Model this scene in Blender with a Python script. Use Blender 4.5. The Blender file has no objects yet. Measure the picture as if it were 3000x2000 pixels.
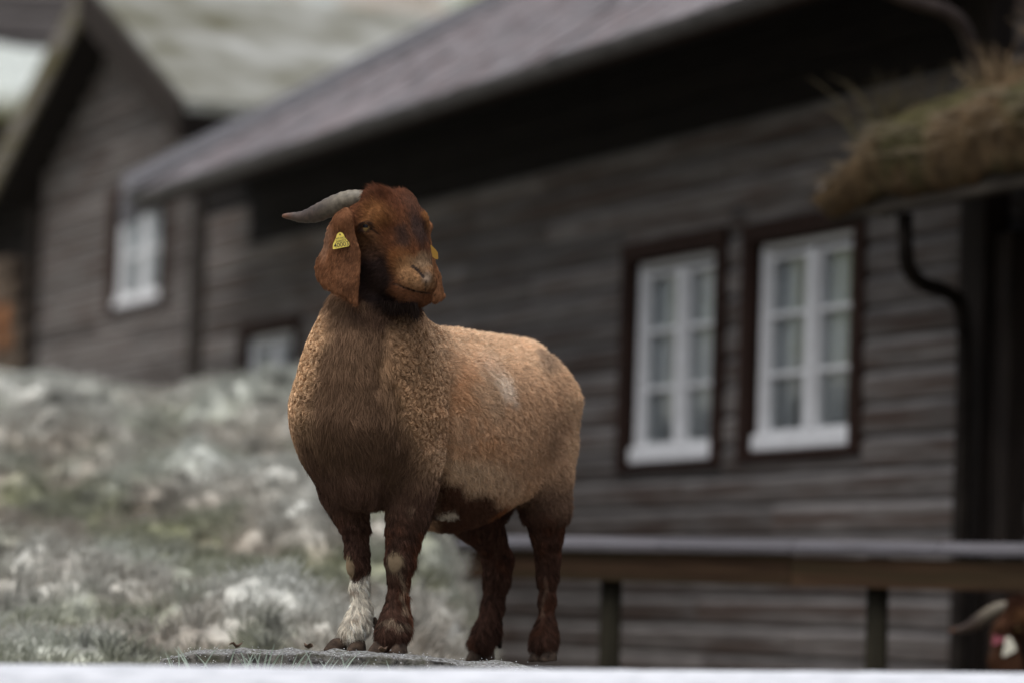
import bpy, bmesh, math, random
import numpy as np
from mathutils import Vector, Matrix

random.seed(7)
rng = np.random.default_rng(11)
R = math.radians
scene = bpy.context.scene
COL = scene.collection

# ------------------------------------------------------------------ camera
EYE = np.array([0.0, 0.0, 1.0])
PITCH, ROLL = R(4.25), R(2.0)
LENS = 135.0
_f = np.array([0, math.cos(PITCH), math.sin(PITCH)])
_r0 = np.array([1.0, 0, 0]); _u0 = np.array([0, -math.sin(PITCH), math.cos(PITCH)])
CR = math.cos(ROLL) * _r0 + math.sin(ROLL) * _u0
CU = math.cos(ROLL) * _u0 - math.sin(ROLL) * _r0
CB = -_f
cam_d = bpy.data.cameras.new('camera'); cam = bpy.data.objects.new('camera', cam_d); COL.objects.link(cam)
cam.matrix_world = Matrix([[CR[i], CU[i], CB[i], EYE[i]] for i in range(3)] + [[0, 0, 0, 1]])
cam_d.sensor_width = 36.0; cam_d.lens = LENS; cam_d.clip_start = 0.1; cam_d.clip_end = 400.0
cam_d.dof.use_dof = True; cam_d.dof.focus_distance = 7.68; cam_d.dof.aperture_fstop = 2.2; cam_d.dof.aperture_blades = 0
scene.camera = cam

# ------------------------------------------------------------------ sky and sun (overcast)
SUN_EL, SUN_AZ = R(70), R(-140)          # azimuth from +Y towards +X
world = bpy.data.worlds.new('World'); scene.world = world; world.use_nodes = True
wn = world.node_tree.nodes; wl = world.node_tree.links
sky = wn.new('ShaderNodeTexSky'); sky.sky_type = 'NISHITA'; sky.sun_disc = False
sky.sun_elevation = SUN_EL; sky.sun_rotation = SUN_AZ
sky.air_density = 1.0; sky.dust_density = 4.0; sky.ozone_density = 1.0
hsv = wn.new('ShaderNodeHueSaturation'); hsv.inputs['Saturation'].default_value = 0.42
wl.new(sky.outputs[0], hsv.inputs['Color']); wl.new(hsv.outputs[0], wn['Background'].inputs[0])
wn['Background'].inputs[1].default_value = 0.10
sun_d = bpy.data.lights.new('sun', 'SUN'); sun_d.energy = 1.5; sun_d.angle = R(55); sun_d.color = (1.0, 0.97, 0.93)
sun = bpy.data.objects.new('sun', sun_d); COL.objects.link(sun)
_sd = Vector((math.sin(SUN_AZ) * math.cos(SUN_EL), math.cos(SUN_AZ) * math.cos(SUN_EL), math.sin(SUN_EL)))
sun.rotation_euler = _sd.to_track_quat('Z', 'Y').to_euler(); sun.location = (0, 0, 30)
scene.view_settings.view_transform = 'Standard'; scene.view_settings.look = 'None'
scene.view_settings.gamma = 1.0; scene.view_settings.use_curve_mapping = False
scene.view_settings.exposure = 0.80

# ------------------------------------------------------------------ helpers
def tag(o, label=None, cat=None, group=None, kind=None):
    if label: o['label'] = label
    if cat: o['category'] = cat
    if group: o['group'] = group
    if kind: o['kind'] = kind
    return o

def empty(name, loc=(0, 0, 0), rz=0.0):
    o = bpy.data.objects.new(name, None); COL.objects.link(o)
    o.location = loc; o.rotation_euler = (0, 0, rz); o.empty_display_size = 0.1
    return o

def mesh_obj(name, verts, faces, mat=None, parent=None, smooth=False):
    me = bpy.data.meshes.new(name)
    me.from_pydata([tuple(map(float, v)) for v in verts], [], [tuple(map(int, f)) for f in faces])
    if smooth: me.polygons.foreach_set('use_smooth', [True] * len(me.polygons))
    me.update()
    if mat: me.materials.append(mat)
    o = bpy.data.objects.new(name, me); COL.objects.link(o)
    if parent: o.parent = parent
    return o

def np_mesh(name, V, Q, mat=None, parent=None, smooth=True):
    """V (n,3) float, Q (m,k) int -> mesh object, quickly"""
    me = bpy.data.meshes.new(name)
    n, (m, k) = len(V), Q.shape
    me.vertices.add(n); me.vertices.foreach_set('co', np.ascontiguousarray(V, dtype=np.float32).ravel())
    me.loops.add(m * k); me.loops.foreach_set('vertex_index', np.ascontiguousarray(Q, dtype=np.int32).ravel())
    me.polygons.add(m); me.polygons.foreach_set('loop_start', np.arange(0, m * k, k, dtype=np.int32))
    me.update(calc_edges=True); me.validate()
    me.polygons.foreach_set('use_smooth', np.full(len(me.polygons), smooth))
    if mat: me.materials.append(mat)
    o = bpy.data.objects.new(name, me); COL.objects.link(o)
    if parent: o.parent = parent
    return o

BOXF = [(0, 3, 2, 1), (4, 5, 6, 7), (0, 1, 5, 4), (1, 2, 6, 5), (2, 3, 7, 6), (3, 0, 4, 7)]
def box_vf(a, b):
    (x0, y0, z0), (x1, y1, z1) = a, b
    x0, x1 = min(x0, x1), max(x0, x1); y0, y1 = min(y0, y1), max(y0, y1); z0, z1 = min(z0, z1), max(z0, z1)
    return [(x0, y0, z0), (x1, y0, z0), (x1, y1, z0), (x0, y1, z0), (x0, y0, z1), (x1, y0, z1), (x1, y1, z1), (x0, y1, z1)], BOXF

def bevel_box(name, a, b, mat, parent=None, w=0.004, seg=1):
    v, f = box_vf(a, b)
    me = bpy.data.meshes.new(name); bm = bmesh.new()
    vs = [bm.verts.new(q) for q in v]
    for q in f: bm.faces.new([vs[i] for i in q])
    if w > 0:
        bmesh.ops.bevel(bm, geom=bm.edges[:], offset=w, segments=seg, affect='EDGES', profile=0.5)
    bmesh.ops.recalc_face_normals(bm, faces=bm.faces[:])
    bm.to_mesh(me); bm.free()
    if mat: me.materials.append(mat)
    o = bpy.data.objects.new(name, me); COL.objects.link(o)
    if parent: o.parent = parent
    return o

def extrude_x(name, prof, x0, x1, mat, parent=None, smooth=False):
    """prof: list of (y,z), swept along local x"""
    n = len(prof)
    v = [(x0, y, z) for y, z in prof] + [(x1, y, z) for y, z in prof]
    f = [(i, (i + 1) % n, n + (i + 1) % n, n + i) for i in range(n)] + [tuple(range(n - 1, -1, -1)), tuple(range(n, 2 * n))]
    return mesh_obj(name, v, f, mat, parent, smooth)

def tube_vf(pts, rad, sides=10, squash=None, ridge=None):
    """swept tube along a polyline; returns verts, faces"""
    P = [Vector(p) for p in pts]; n = len(P); V = []; F = []
    up = Vector((0.13, 0.2, 1)).normalized()
    prev = None
    for i in range(n):
        tdir = (P[min(i + 1, n - 1)] - P[max(i - 1, 0)]).normalized()
        if prev is None:
            s = tdir.cross(up).normalized()
        else:
            s = (prev - tdir * prev.dot(tdir)).normalized()
        prev = s; u = s.cross(tdir).normalized()
        r = rad[i] if hasattr(rad, '__len__') else rad
        sq = squash if squash else (1, 1)
        for k in range(sides):
            a = 2 * math.pi * k / sides
            V.append(P[i] + s * (math.cos(a) * r * sq[0]) + u * (math.sin(a) * r * sq[1]))
    for i in range(n - 1):
        for k in range(sides):
            k2 = (k + 1) % sides
            F.append((i * sides + k, i * sides + k2, (i + 1) * sides + k2, (i + 1) * sides + k))
    F.append(tuple(range(sides - 1, -1, -1))); F.append(tuple((n - 1) * sides + k for k in range(sides)))
    return V, F

def smooth_path(pts, n=24):
    """Catmull-Rom resample"""
    P = [np.array(p, float) for p in pts]; P = [2 * P[0] - P[1]] + P + [2 * P[-1] - P[-2]]
    out = []; m = len(P) - 3
    for i in range(n):
        t = i / (n - 1) * m; k = min(int(t), m - 1); t -= k
        a, b, c, d = P[k:k + 4]
        out.append(0.5 * (2 * b + (c - a) * t + (2 * a - 5 * b + 4 * c - d) * t ** 2 + (3 * b - a - 3 * c + d) * t ** 3))
    return out

# materials ---------------------------------------------------------
def new_mat(name):
    m = bpy.data.materials.new(name); m.use_nodes = True
    b = m.node_tree.nodes['Principled BSDF']
    return m, m.node_tree.nodes, m.node_tree.links, b

def noise_mat(name, c1, c2, scale=(1, 1, 1), nscale=5.0, detail=6, rough=0.8, bump=0.0, bscale=None, c3=None, frost=None, frost_amt=0.0,
              per_obj=0.0, coord='Object', contrast=(0.35, 0.65), spec=0.3, bdist=0.02):
    """two or three tone noise; optional pale rime on upward faces; optional per-object tint"""
    m, N, L, B = new_mat(name)
    tc = N.new('ShaderNodeTexCoord'); mp = N.new('ShaderNodeMapping'); mp.inputs['Scale'].default_value = scale
    src = tc.outputs[coord]
    oi = N.new('ShaderNodeObjectInfo')
    if per_obj:
        ad = N.new('ShaderNodeVectorMath'); ad.operation = 'ADD'
        ml = N.new('ShaderNodeMath'); ml.operation = 'MULTIPLY'; ml.inputs[1].default_value = 37.0
        L.new(oi.outputs['Random'], ml.inputs[0]); L.new(src, ad.inputs[0]); L.new(ml.outputs[0], ad.inputs[1]); src = ad.outputs[0]
    L.new(src, mp.inputs['Vector'])
    nz = N.new('ShaderNodeTexNoise'); nz.inputs['Scale'].default_value = nscale; nz.inputs['Detail'].default_value = detail
    nz.inputs['Roughness'].default_value = 0.6
    L.new(mp.outputs[0], nz.inputs['Vector'])
    rp = N.new('ShaderNodeValToRGB'); e = rp.color_ramp.elements
    e[0].position, e[1].position = contrast; e[0].color = (*c1, 1); e[1].color = (*c2, 1)
    L.new(nz.outputs['Fac'], rp.inputs[0]); out = rp.outputs[0]
    if c3:
        n2 = N.new('ShaderNodeTexNoise'); n2.inputs['Scale'].default_value = nscale * 0.37; n2.inputs['Detail'].default_value = 4
        L.new(mp.outputs[0], n2.inputs['Vector'])
        r2 = N.new('ShaderNodeValToRGB'); r2.color_ramp.elements[0].position = 0.45; r2.color_ramp.elements[1].position = 0.62
        L.new(n2.outputs['Fac'], r2.inputs[0])
        mx = N.new('ShaderNodeMix'); mx.data_type = 'RGBA'
        L.new(r2.outputs[0], mx.inputs[0]); L.new(out, mx.inputs[6]); mx.inputs[7].default_value = (*c3, 1); out = mx.outputs[2]
    if per_obj:
        mr = N.new('ShaderNodeMapRange'); mr.inputs[3].default_value = 1 - per_obj; mr.inputs[4].default_value = 1 + per_obj
        L.new(oi.outputs['Random'], mr.inputs[0])
        mu = N.new('ShaderNodeMix'); mu.data_type = 'RGBA'; mu.blend_type = 'MULTIPLY'; mu.inputs[0].default_value = 1
        L.new(out, mu.inputs[6]); L.new(mr.outputs[0], mu.inputs[7]); out = mu.outputs[2]
    if frost:
        ge = N.new('ShaderNodeNewGeometry'); sx = N.new('ShaderNodeSeparateXYZ'); L.new(ge.outputs['Normal'], sx.inputs[0])
        n3 = N.new('ShaderNodeTexNoise'); n3.inputs['Scale'].default_value = nscale * 2.3; n3.inputs['Detail'].default_value = 8
        L.new(mp.outputs[0], n3.inputs['Vector'])
        m1 = N.new('ShaderNodeMath'); m1.operation = 'MULTIPLY_ADD'; m1.inputs[1].default_value = 0.9; m1.inputs[2].default_value = frost_amt - 0.75
        L.new(sx.outputs['Z'], m1.inputs[0])
        m2 = N.new('ShaderNodeMath'); m2.operation = 'ADD'; m2.use_clamp = True; L.new(m1.outputs[0], m2.inputs[0])
        m3 = N.new('ShaderNodeMapRange'); m3.inputs[1].default_value = 0.3; m3.inputs[2].default_value = 0.7; m3.inputs[3].default_value = -0.35; m3.inputs[4].default_value = 0.5
        L.new(n3.outputs['Fac'], m3.inputs[0]); L.new(m3.outputs[0], m2.inputs[1])
        mf = N.new('ShaderNodeMix'); mf.data_type = 'RGBA'; L.new(m2.outputs[0], mf.inputs[0]); L.new(out, mf.inputs[6]); mf.inputs[7].default_value = (*frost, 1)
        out = mf.outputs[2]
    L.new(out, B.inputs['Base Color']); B.inputs['Roughness'].default_value = rough
    B.inputs['Specular IOR Level'].default_value = spec
    if bump:
        bp = N.new('ShaderNodeBump'); bp.inputs['Strength'].default_value = bump; bp.inputs['Distance'].default_value = bdist
        if bscale:
            nb = N.new('ShaderNodeTexNoise'); nb.inputs['Scale'].default_value = bscale; nb.inputs['Detail'].default_value = 6
            L.new(mp.outputs[0], nb.inputs['Vector']); L.new(nb.outputs['Fac'], bp.inputs['Height'])
        else:
            L.new(nz.outputs['Fac'], bp.inputs['Height'])
        L.new(bp.outputs[0], B.inputs['Normal'])
    return m

def plain_mat(name, c, rough=0.6, spec=0.3):
    m, N, L, B = new_mat(name); B.inputs['Base Color'].default_value = (*c, 1); B.inputs['Roughness'].default_value = rough
    B.inputs['Specular IOR Level'].default_value = spec
    return m

def attr_mat(name, attr='tint', rough=0.75, spec=0.2, gain=1.0):
    m, N, L, B = new_mat(name); a = N.new('ShaderNodeAttribute'); a.attribute_name = attr
    L.new(a.outputs['Color'], B.inputs['Base Color']); B.inputs['Roughness'].default_value = rough
    B.inputs['Specular IOR Level'].default_value = spec
    return m

def value_noise(P, scale, seed=0):
    """smooth 3-D value noise in 0..1 for an (n,3) array"""
    Q = np.asarray(P, float) * scale + seed * 17.31; I = np.floor(Q).astype(np.int64); Fr = Q - I; Fr = Fr * Fr * (3 - 2 * Fr)
    def h(i, j, k):
        x = (i * 374761393 + j * 668265263 + k * 2147483647 + seed * 1442695041) & 0xffffffff
        x = ((x ^ (x >> 13)) * 1274126177) & 0xffffffff
        return ((x ^ (x >> 16)) & 0xffff) / 65535.0
    out = 0
    for a in (0, 1):
        for b in (0, 1):
            for c in (0, 1):
                w = (Fr[:, 0] if a else 1 - Fr[:, 0]) * (Fr[:, 1] if b else 1 - Fr[:, 1]) * (Fr[:, 2] if c else 1 - Fr[:, 2])
                out = out + w * h(I[:, 0] + a, I[:, 1] + b, I[:, 2] + c)
    return out

def fbm(P, scale, oct=4, seed=0):
    s = 0; a = 0.5; tot = 0
    for o in range(oct):
        s = s + a * value_noise(P, scale * 2 ** o, seed + o); tot += a; a *= 0.5
    return s / tot

def sstep(a, b, x):
    t = np.clip((x - a) / (b - a), 0, 1); return t * t * (3 - 2 * t)

def strands(name, pts, rad, col, mat, parent=None):
    """pts (n,k,3), rad (n,k), col (n,3) -> hair curves with a colour per strand"""
    n, k, _ = pts.shape
    hc = bpy.data.hair_curves.new(name); hc.add_curves([k] * n)
    hc.attributes['position'].data.foreach_set('vector', np.ascontiguousarray(pts, dtype=np.float32).ravel())
    ra = hc.attributes.get('radius') or hc.attributes.new('radius', 'FLOAT', 'POINT')
    ra.data.foreach_set('value', np.ascontiguousarray(rad, dtype=np.float32).ravel())
    if col.ndim == 3:
        ca = hc.attributes.new('tint', 'FLOAT_COLOR', 'POINT'); c4 = np.concatenate([col, np.ones((n, k, 1))], 2)
    else:
        ca = hc.attributes.new('tint', 'FLOAT_COLOR', 'CURVE'); c4 = np.concatenate([col, np.ones((n, 1))], 1)
    ca.data.foreach_set('color', np.ascontiguousarray(c4, dtype=np.float32).ravel())
    hc.materials.append(mat)
    o = bpy.data.objects.new(name, hc); COL.objects.link(o)
    if parent: o.parent = parent
    return o
scene.cycles_curves.shape = 'RIBBONS' if hasattr(scene, 'cycles_curves') else 'RIBBONS'
# ================================================================== ground
def hummock(P):
    return (fbm(P, 2.4, 3, 8) - 0.5) * 0.42 + (fbm(P, 10, 3, 12) - 0.5) * 0.06 + (0.5 - np.abs(fbm(P, 4.0, 3, 15) - 0.5) * 4) * 0.035

def ground_h(x, y):
    P = np.stack([x, y, np.zeros_like(x)], 1)
    prof = np.interp(y, [-10, 4, 6.6, 8.8, 10.2, 12.5, 15.4, 16.6, 24, 27, 34, 60, 130], [0.05, 0.1, 0.82, 0.85, 1.03, 1.40, 1.89, 1.91, 2.28, 2.55, 4.6, 15.5, 46])
    xb = np.interp(y, [4, 9, 12, 15.5, 18, 21, 25, 27, 40], [0.45, 0.12, -0.05, -0.35, -0.95, -1.3, -1.3, 3.0, 60])
    low = np.where(y > 22, np.interp(y, [22, 34, 60, 130], [0.1, 4.6, 15.5, 46]), 0.1)
    w = sstep(0.32, -0.28, x - xb + 0.25 * (fbm(P, 1.7, 3, 4) - 0.5))
    h = low + (prof - low) * w
    h = h + 0.26 * np.exp(-((x + 3.4) / 0.8) ** 2 - ((y - 21.5) / 1.6) ** 2)
    far = sstep(26, 34, y)
    bump = hummock(P)
    h = h + 0.06 * (fbm(P, 1.3, 2, 55) - 0.55) * w * np.exp(-((y - 15.4) / 1.6) ** 2) * 2
    h = h + bump * w * sstep(6.4, 8.8, y) * (1 - far) * np.interp(y, [8, 9, 10], [0.12, 0.5, 1.0])
    h = h + far * ((fbm(P, 0.35, 4, 18) - 0.5) * 2.4 + (fbm(P, 1.3, 3, 19) - 0.5) * 0.7)
    h = h + (1 - w) * (1 - far) * (fbm(P, 2.5, 3, 6) - 0.5) * 0.05
    return h

def axis(a, b, fine0, fine1, step, coarse):
    out = list(np.arange(fine0, fine1, step)); s = step; v = fine0
    while v > a: s = min(s * 1.25, coarse); v -= s; out.insert(0, v)
    v = out[-1]; s = step
    while v < b: s = min(s * 1.25, coarse); v += s; out.append(v)
    return np.array(out)
gx = axis(-70, 70, -2.8, 0.7, 0.028, 3.0); gy = axis(-12, 128, 6.5, 16.8, 0.034, 1.2)
X_, Y_ = np.meshgrid(gx, gy, indexing='ij'); gz = ground_h(X_.ravel(), Y_.ravel())
gV = np.stack([X_.ravel(), Y_.ravel(), gz], 1); nx_, ny_ = len(gx), len(gy)
ii = (np.arange(nx_ - 1)[:, None] * ny_ + np.arange(ny_ - 1)[None]).ravel()
gQ = np.stack([ii, ii + ny_, ii + ny_ + 1, ii + 1], 1)
def turf_col(P, seed=0):
    """moss, dead grass and rime, by patches"""
    a = fbm(P, 3.0, 4, 50 + seed); b = fbm(P, 2.6, 4, 60 + seed); c = fbm(P, 6.5, 3, 70 + seed); d = fbm(P, 2.1, 3, 80 + seed)
    frost = np.array([0.54, 0.56, 0.53]); olive = np.array([0.15, 0.16, 0.08]); dead = np.array([0.26, 0.218, 0.172]); dark = np.array([0.028, 0.025, 0.017])
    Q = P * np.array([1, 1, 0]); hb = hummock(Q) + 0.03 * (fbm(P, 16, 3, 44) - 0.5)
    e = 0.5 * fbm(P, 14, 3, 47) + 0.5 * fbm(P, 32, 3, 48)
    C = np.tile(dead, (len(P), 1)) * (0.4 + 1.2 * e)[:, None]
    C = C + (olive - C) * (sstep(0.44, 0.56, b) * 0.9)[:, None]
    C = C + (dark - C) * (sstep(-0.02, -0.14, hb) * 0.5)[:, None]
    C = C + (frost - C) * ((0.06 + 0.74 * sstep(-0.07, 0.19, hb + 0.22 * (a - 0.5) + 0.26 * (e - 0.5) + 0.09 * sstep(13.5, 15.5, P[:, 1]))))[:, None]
    C = C + (dark - C) * (sstep(0.57, 0.68, c) * 0.65)[:, None]
    return C
mt_ground, _N, _L, _B = new_mat('frosted_turf')
_a = _N.new('ShaderNodeAttribute'); _a.attribute_name = 'tint'
_tc = _N.new('ShaderNodeTexCoord'); _nz = _N.new('ShaderNodeTexNoise'); _nz.inputs['Scale'].default_value = 14; _nz.inputs['Detail'].default_value = 8
_L.new(_tc.outputs['Object'], _nz.inputs['Vector'])
_mr = _N.new('ShaderNodeMapRange'); _mr.inputs[1].default_value = 0.3; _mr.inputs[2].default_value = 0.7; _mr.inputs[3].default_value = 0.55; _mr.inputs[4].default_value = 1.35
_L.new(_nz.outputs['Fac'], _mr.inputs[0])
_mx = _N.new('ShaderNodeMix'); _mx.data_type = 'RGBA'; _mx.blend_type = 'MULTIPLY'; _mx.inputs[0].default_value = 1
_L.new(_a.outputs['Color'], _mx.inputs[6]); _L.new(_mr.outputs[0], _mx.inputs[7]); _L.new(_mx.outputs[2], _B.inputs['Base Color'])
_B.inputs['Roughness'].default_value = 0.95; _B.inputs['Specular IOR Level'].default_value = 0.1
_bp = _N.new('ShaderNodeBump'); _bp.inputs['Strength'].default_value = 0.6; _bp.inputs['Distance'].default_value = 0.05
_L.new(_nz.outputs['Fac'], _bp.inputs['Height']); _L.new(_bp.outputs[0], _B.inputs['Normal'])
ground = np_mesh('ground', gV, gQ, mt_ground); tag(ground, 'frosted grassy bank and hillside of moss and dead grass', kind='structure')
def ground_col(P):
    C = turf_col(P)
    far = sstep(26, 34, P[:, 1])[:, None]
    a = fbm(P, 0.55, 4, 90); b = fbm(P, 0.8, 4, 95); c = fbm(P, 1.7, 3, 97)
    F = np.tile(np.array([0.20, 0.195, 0.17]), (len(P), 1))
    F = F + (np.array([0.17, 0.19, 0.09]) - F) * sstep(0.46, 0.58, b)[:, None]
    F = F + (np.array([0.33, 0.35, 0.33]) - F) * sstep(0.45, 0.62, a)[:, None]
    F = F + (np.array([0.22, 0.155, 0.11]) - F) * (sstep(0.6, 0.7, c) * 0.7)[:, None]
    C = C * (1 - far) + F * far
    yard = np.array([0.16, 0.135, 0.11]) * (0.7 + 0.6 * fbm(P, 5, 3, 33))[:, None]
    k = (sstep(0.35, 0.15, P[:, 2]) * (1 - far[:, 0]))[:, None]
    return C * (1 - k) + yard * k
def set_col(o, C):
    at = o.data.attributes.new('tint', 'FLOAT_COLOR', 'POINT')
    at.data.foreach_set('color', np.concatenate([C, np.ones((len(C), 1))], 1).astype(np.float32).ravel())
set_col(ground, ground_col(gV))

mt_blade, _N, _L, _B = new_mat('grass_blades')
_a = _N.new('ShaderNodeAttribute'); _a.attribute_name = 'tint'; _L.new(_a.outputs['Color'], _B.inputs['Base Color'])
_B.inputs['Roughness'].default_value = 0.8; _B.inputs['Specular IOR Level'].default_value = 0.15

def tufts(centres, per, length, spread, lean, colf, tipc, name, rad=0.0012, parent=None, droop=0.5, tipw=0.7):
    """grass tufts: strands fanning out from each centre"""
    n = len(centres) * per; c = np.repeat(centres, per, 0); k = 5
    az = rng.random(n) * 6.283; out = rng.random(n) ** 0.7 * spread
    L = np.repeat(rng.uniform(*length, len(centres)), per) * rng.uniform(0.6, 1.15, n)
    root = c + np.stack([np.cos(az), np.sin(az), 0 * az], 1) * (out * 0.35)[:, None]
    dr = np.stack([np.cos(az), np.sin(az), 0 * az], 1) * out[:, None] / spread * 0.8 + np.array(lean)
    pts = np.zeros((n, k, 3))
    for j, q in enumerate(np.linspace(0, 1, k)):
        pts[:, j] = root + np.array([0, 0, 1.0]) * (L * (q - droop * q * q * 0.6))[:, None] + dr * (L * (0.25 * q + droop * q * q))[:, None]
    base = colf(c) * rng.uniform(0.7, 1.3, n)[:, None]
    cols = np.stack([base * (1 - tipw * q) + np.array(tipc) * tipw * q for q in np.linspace(0, 1, k)], 1)
    return strands(name, pts, np.outer(np.full(n, rad), [1, 1, .9, .7, .3]), np.clip(cols, 0.01, 0.9), mt_blade, parent)
# tufts on the bank
n_t = 17000
tx = rng.uniform(-2.7, 0.25, n_t); ty = rng.uniform(8.7, 17.0, n_t); keep_ = (np.abs(tx / ty) < 0.16) | (tx > -1.2)
tx, ty = tx[keep_], ty[keep_]; tz = ground_h(tx, ty); sel = tz > 0.8; tx, ty, tz = tx[sel], ty[sel], tz[sel]
tp = np.stack([tx, ty, tz - 0.004], 1)
bg = tufts(tp, 13, (0.03, 0.085), 0.055, (0.05, -0.15, 0), lambda c: turf_col(c) * 0.9, (0.54, 0.545, 0.50), 'frosted_grass', 0.0014, tipw=0.3)
tag(bg, 'frosted tussocks of moss and dead grass covering the bank', 'grass', kind='stuff')

# ================================================================== farmhouse
WALL0 = np.array([1.07, 14.0, 0.0]); WDIR = math.atan2(0.928, -0.371)
def wall_frame(name, label, cat):      # local x along the wall (away from the viewer), y out of the wall, z up
    return tag(empty(name, tuple(WALL0), WDIR), label, cat)
def W(s, o, z):
    c, q = math.cos(WDIR), math.sin(WDIR)
    return np.array([WALL0[0] + s * c - o * q, WALL0[1] + s * q + o * c, z])

def wood(name, c1, c2, c3=None, rough=0.85, axis_=0, per=0.25, frost=None, fa=0.0, ns=7.0, bump=0.5):
    sc = [1, 1, 1]; sc = [9.0, 9.0, 9.0]; sc[axis_] = 0.55
    return noise_mat(name, c1, c2, scale=tuple(sc), nscale=ns, rough=rough, bump=bump, bdist=0.006, c3=c3, per_obj=per, frost=frost, frost_amt=fa, spec=0.08)
mt_plank = wood('weathered_plank', (0.076, 0.067, 0.062), (0.160, 0.144, 0.135), (0.070, 0.052, 0.044), per=0.28)
mt_edge = wood('skylit_plank_edge', (0.09, 0.082, 0.079), (0.185, 0.172, 0.167), per=0.3)  # sky light on the upward chamfers, put into a paler plank colour
mt_plank_dark = wood('tarred_plank', (0.06, 0.053, 0.051), (0.13, 0.118, 0.115), per=0.25)
mt_black = wood('tar_and_shade_black', (0.006, 0.005, 0.0045), (0.014, 0.011, 0.010), per=0.2)  # near-black boards; on the wall top it holds the eave's shade as colour
mt_casing = wood('brown_casing', (0.018, 0.010, 0.008), (0.036, 0.020, 0.015), axis_=2, per=0.15)
mt_post = wood('dark_post', (0.012, 0.010, 0.009), (0.032, 0.025, 0.021), axis_=2, per=0.15)
mt_white = noise_mat('white_paint', (0.62, 0.62, 0.63), (0.74, 0.74, 0.75), nscale=30, rough=0.55, bump=0.15, bdist=0.002)
mt_barge = wood('grey_bargeboard', (0.15, 0.145, 0.15), (0.25, 0.245, 0.26), frost=(0.40, 0.41, 0.45), fa=0.35, per=0.1)
mt_slate = noise_mat('slate', (0.058, 0.050, 0.051), (0.150, 0.135, 0.140), nscale=11, rough=0.6, bump=0.4, bdist=0.008, per_obj=0.3,
                     frost=(0.36, 0.36, 0.41), frost_amt=-0.10, c3=(0.095, 0.072, 0.072))
mt_metal = noise_mat('gutter_metal', (0.010, 0.008, 0.007), (0.022, 0.018, 0.015), nscale=12, rough=0.9, spec=0.1)
mt_zinc = noise_mat('grey_gutter', (0.045, 0.041, 0.040), (0.085, 0.078, 0.077), nscale=9, rough=0.8)
mt_pipe = noise_mat('rusty_pipe', (0.045, 0.033, 0.030), (0.08, 0.062, 0.056), nscale=15, rough=0.85)
mt_curtain = noise_mat('curtain', (0.50, 0.50, 0.53), (0.62, 0.62, 0.65), scale=(40, 1, 0.6), nscale=2, rough=0.9)
mt_sheer = plain_mat('white_curtain', (0.75, 0.76, 0.78), 0.9)
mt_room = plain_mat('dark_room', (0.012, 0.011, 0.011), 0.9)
def glass_mat():
    m, N, L, B = new_mat('window_glass'); out = N['Material Output']
    tr = N.new('ShaderNodeBsdfTransparent'); tr.inputs[0].default_value = (0.85, 0.87, 0.87, 1)
    gl = N.new('ShaderNodeBsdfGlossy'); gl.inputs['Roughness'].default_value = 0.04
    lw = N.new('ShaderNodeLayerWeight'); lw.inputs[0].default_value = 0.5
    pw = N.new('ShaderNodeMath'); pw.operation = 'POWER'; pw.inputs[1].default_value = 4.0; L.new(lw.outputs['Facing'], pw.inputs[0])
    fr = N.new('ShaderNodeMath'); fr.operation = 'MULTIPLY_ADD'; fr.inputs[1].default_value = 0.7; fr.inputs[2].default_value = 0.04; L.new(pw.outputs[0], fr.inputs[0])
    mx = N.new('ShaderNodeMixShader'); L.new(fr.outputs[0], mx.inputs[0]); L.new(tr.outputs[0], mx.inputs[1]); L.new(gl.outputs[0], mx.inputs[2])
    L.new(mx.outputs[0], out.inputs['Surface']); return m
mt_glass = glass_mat()

PLANK_PROF = [(-0.030, 0.0), (0.004, 0.0), (0.017, 0.010), (0.022, 0.084), (0.019, 0.088), (0.003, 0.110), (-0.030, 0.113)]
_plank_cache = {}
def plank(parent, s0, s1, z, o=0.0, pitch=0.113, mat=None, name='plank'):
    """one lapped board; mesh data shared between boards of the same length"""
    key = (round(s1 - s0, 2), pitch, (mat or mt_plank).name)
    k = pitch / 0.113
    if key not in _plank_cache:
        ob = extrude_x(name, [(y, zz * k) for y, zz in PLANK_PROF], 0.0, key[0], mat or mt_plank, parent)
        _plank_cache[key] = ob.data; ob.data.materials.append(mt_edge if (mat or mt_plank) == mt_plank else (mat or mt_plank))
        for q in (3, 4): ob.data.polygons[q].material_index = 1
    else:
        ob = bpy.data.objects.new(name, _plank_cache[key]); COL.objects.link(ob); ob.parent = parent
    ob.location = (s0, o + random.uniform(-0.002, 0.002), z + random.uniform(-0.002, 0.002)); ob.rotation_euler = (random.uniform(-0.02, 0.02), 0, 0)
    return ob

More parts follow.
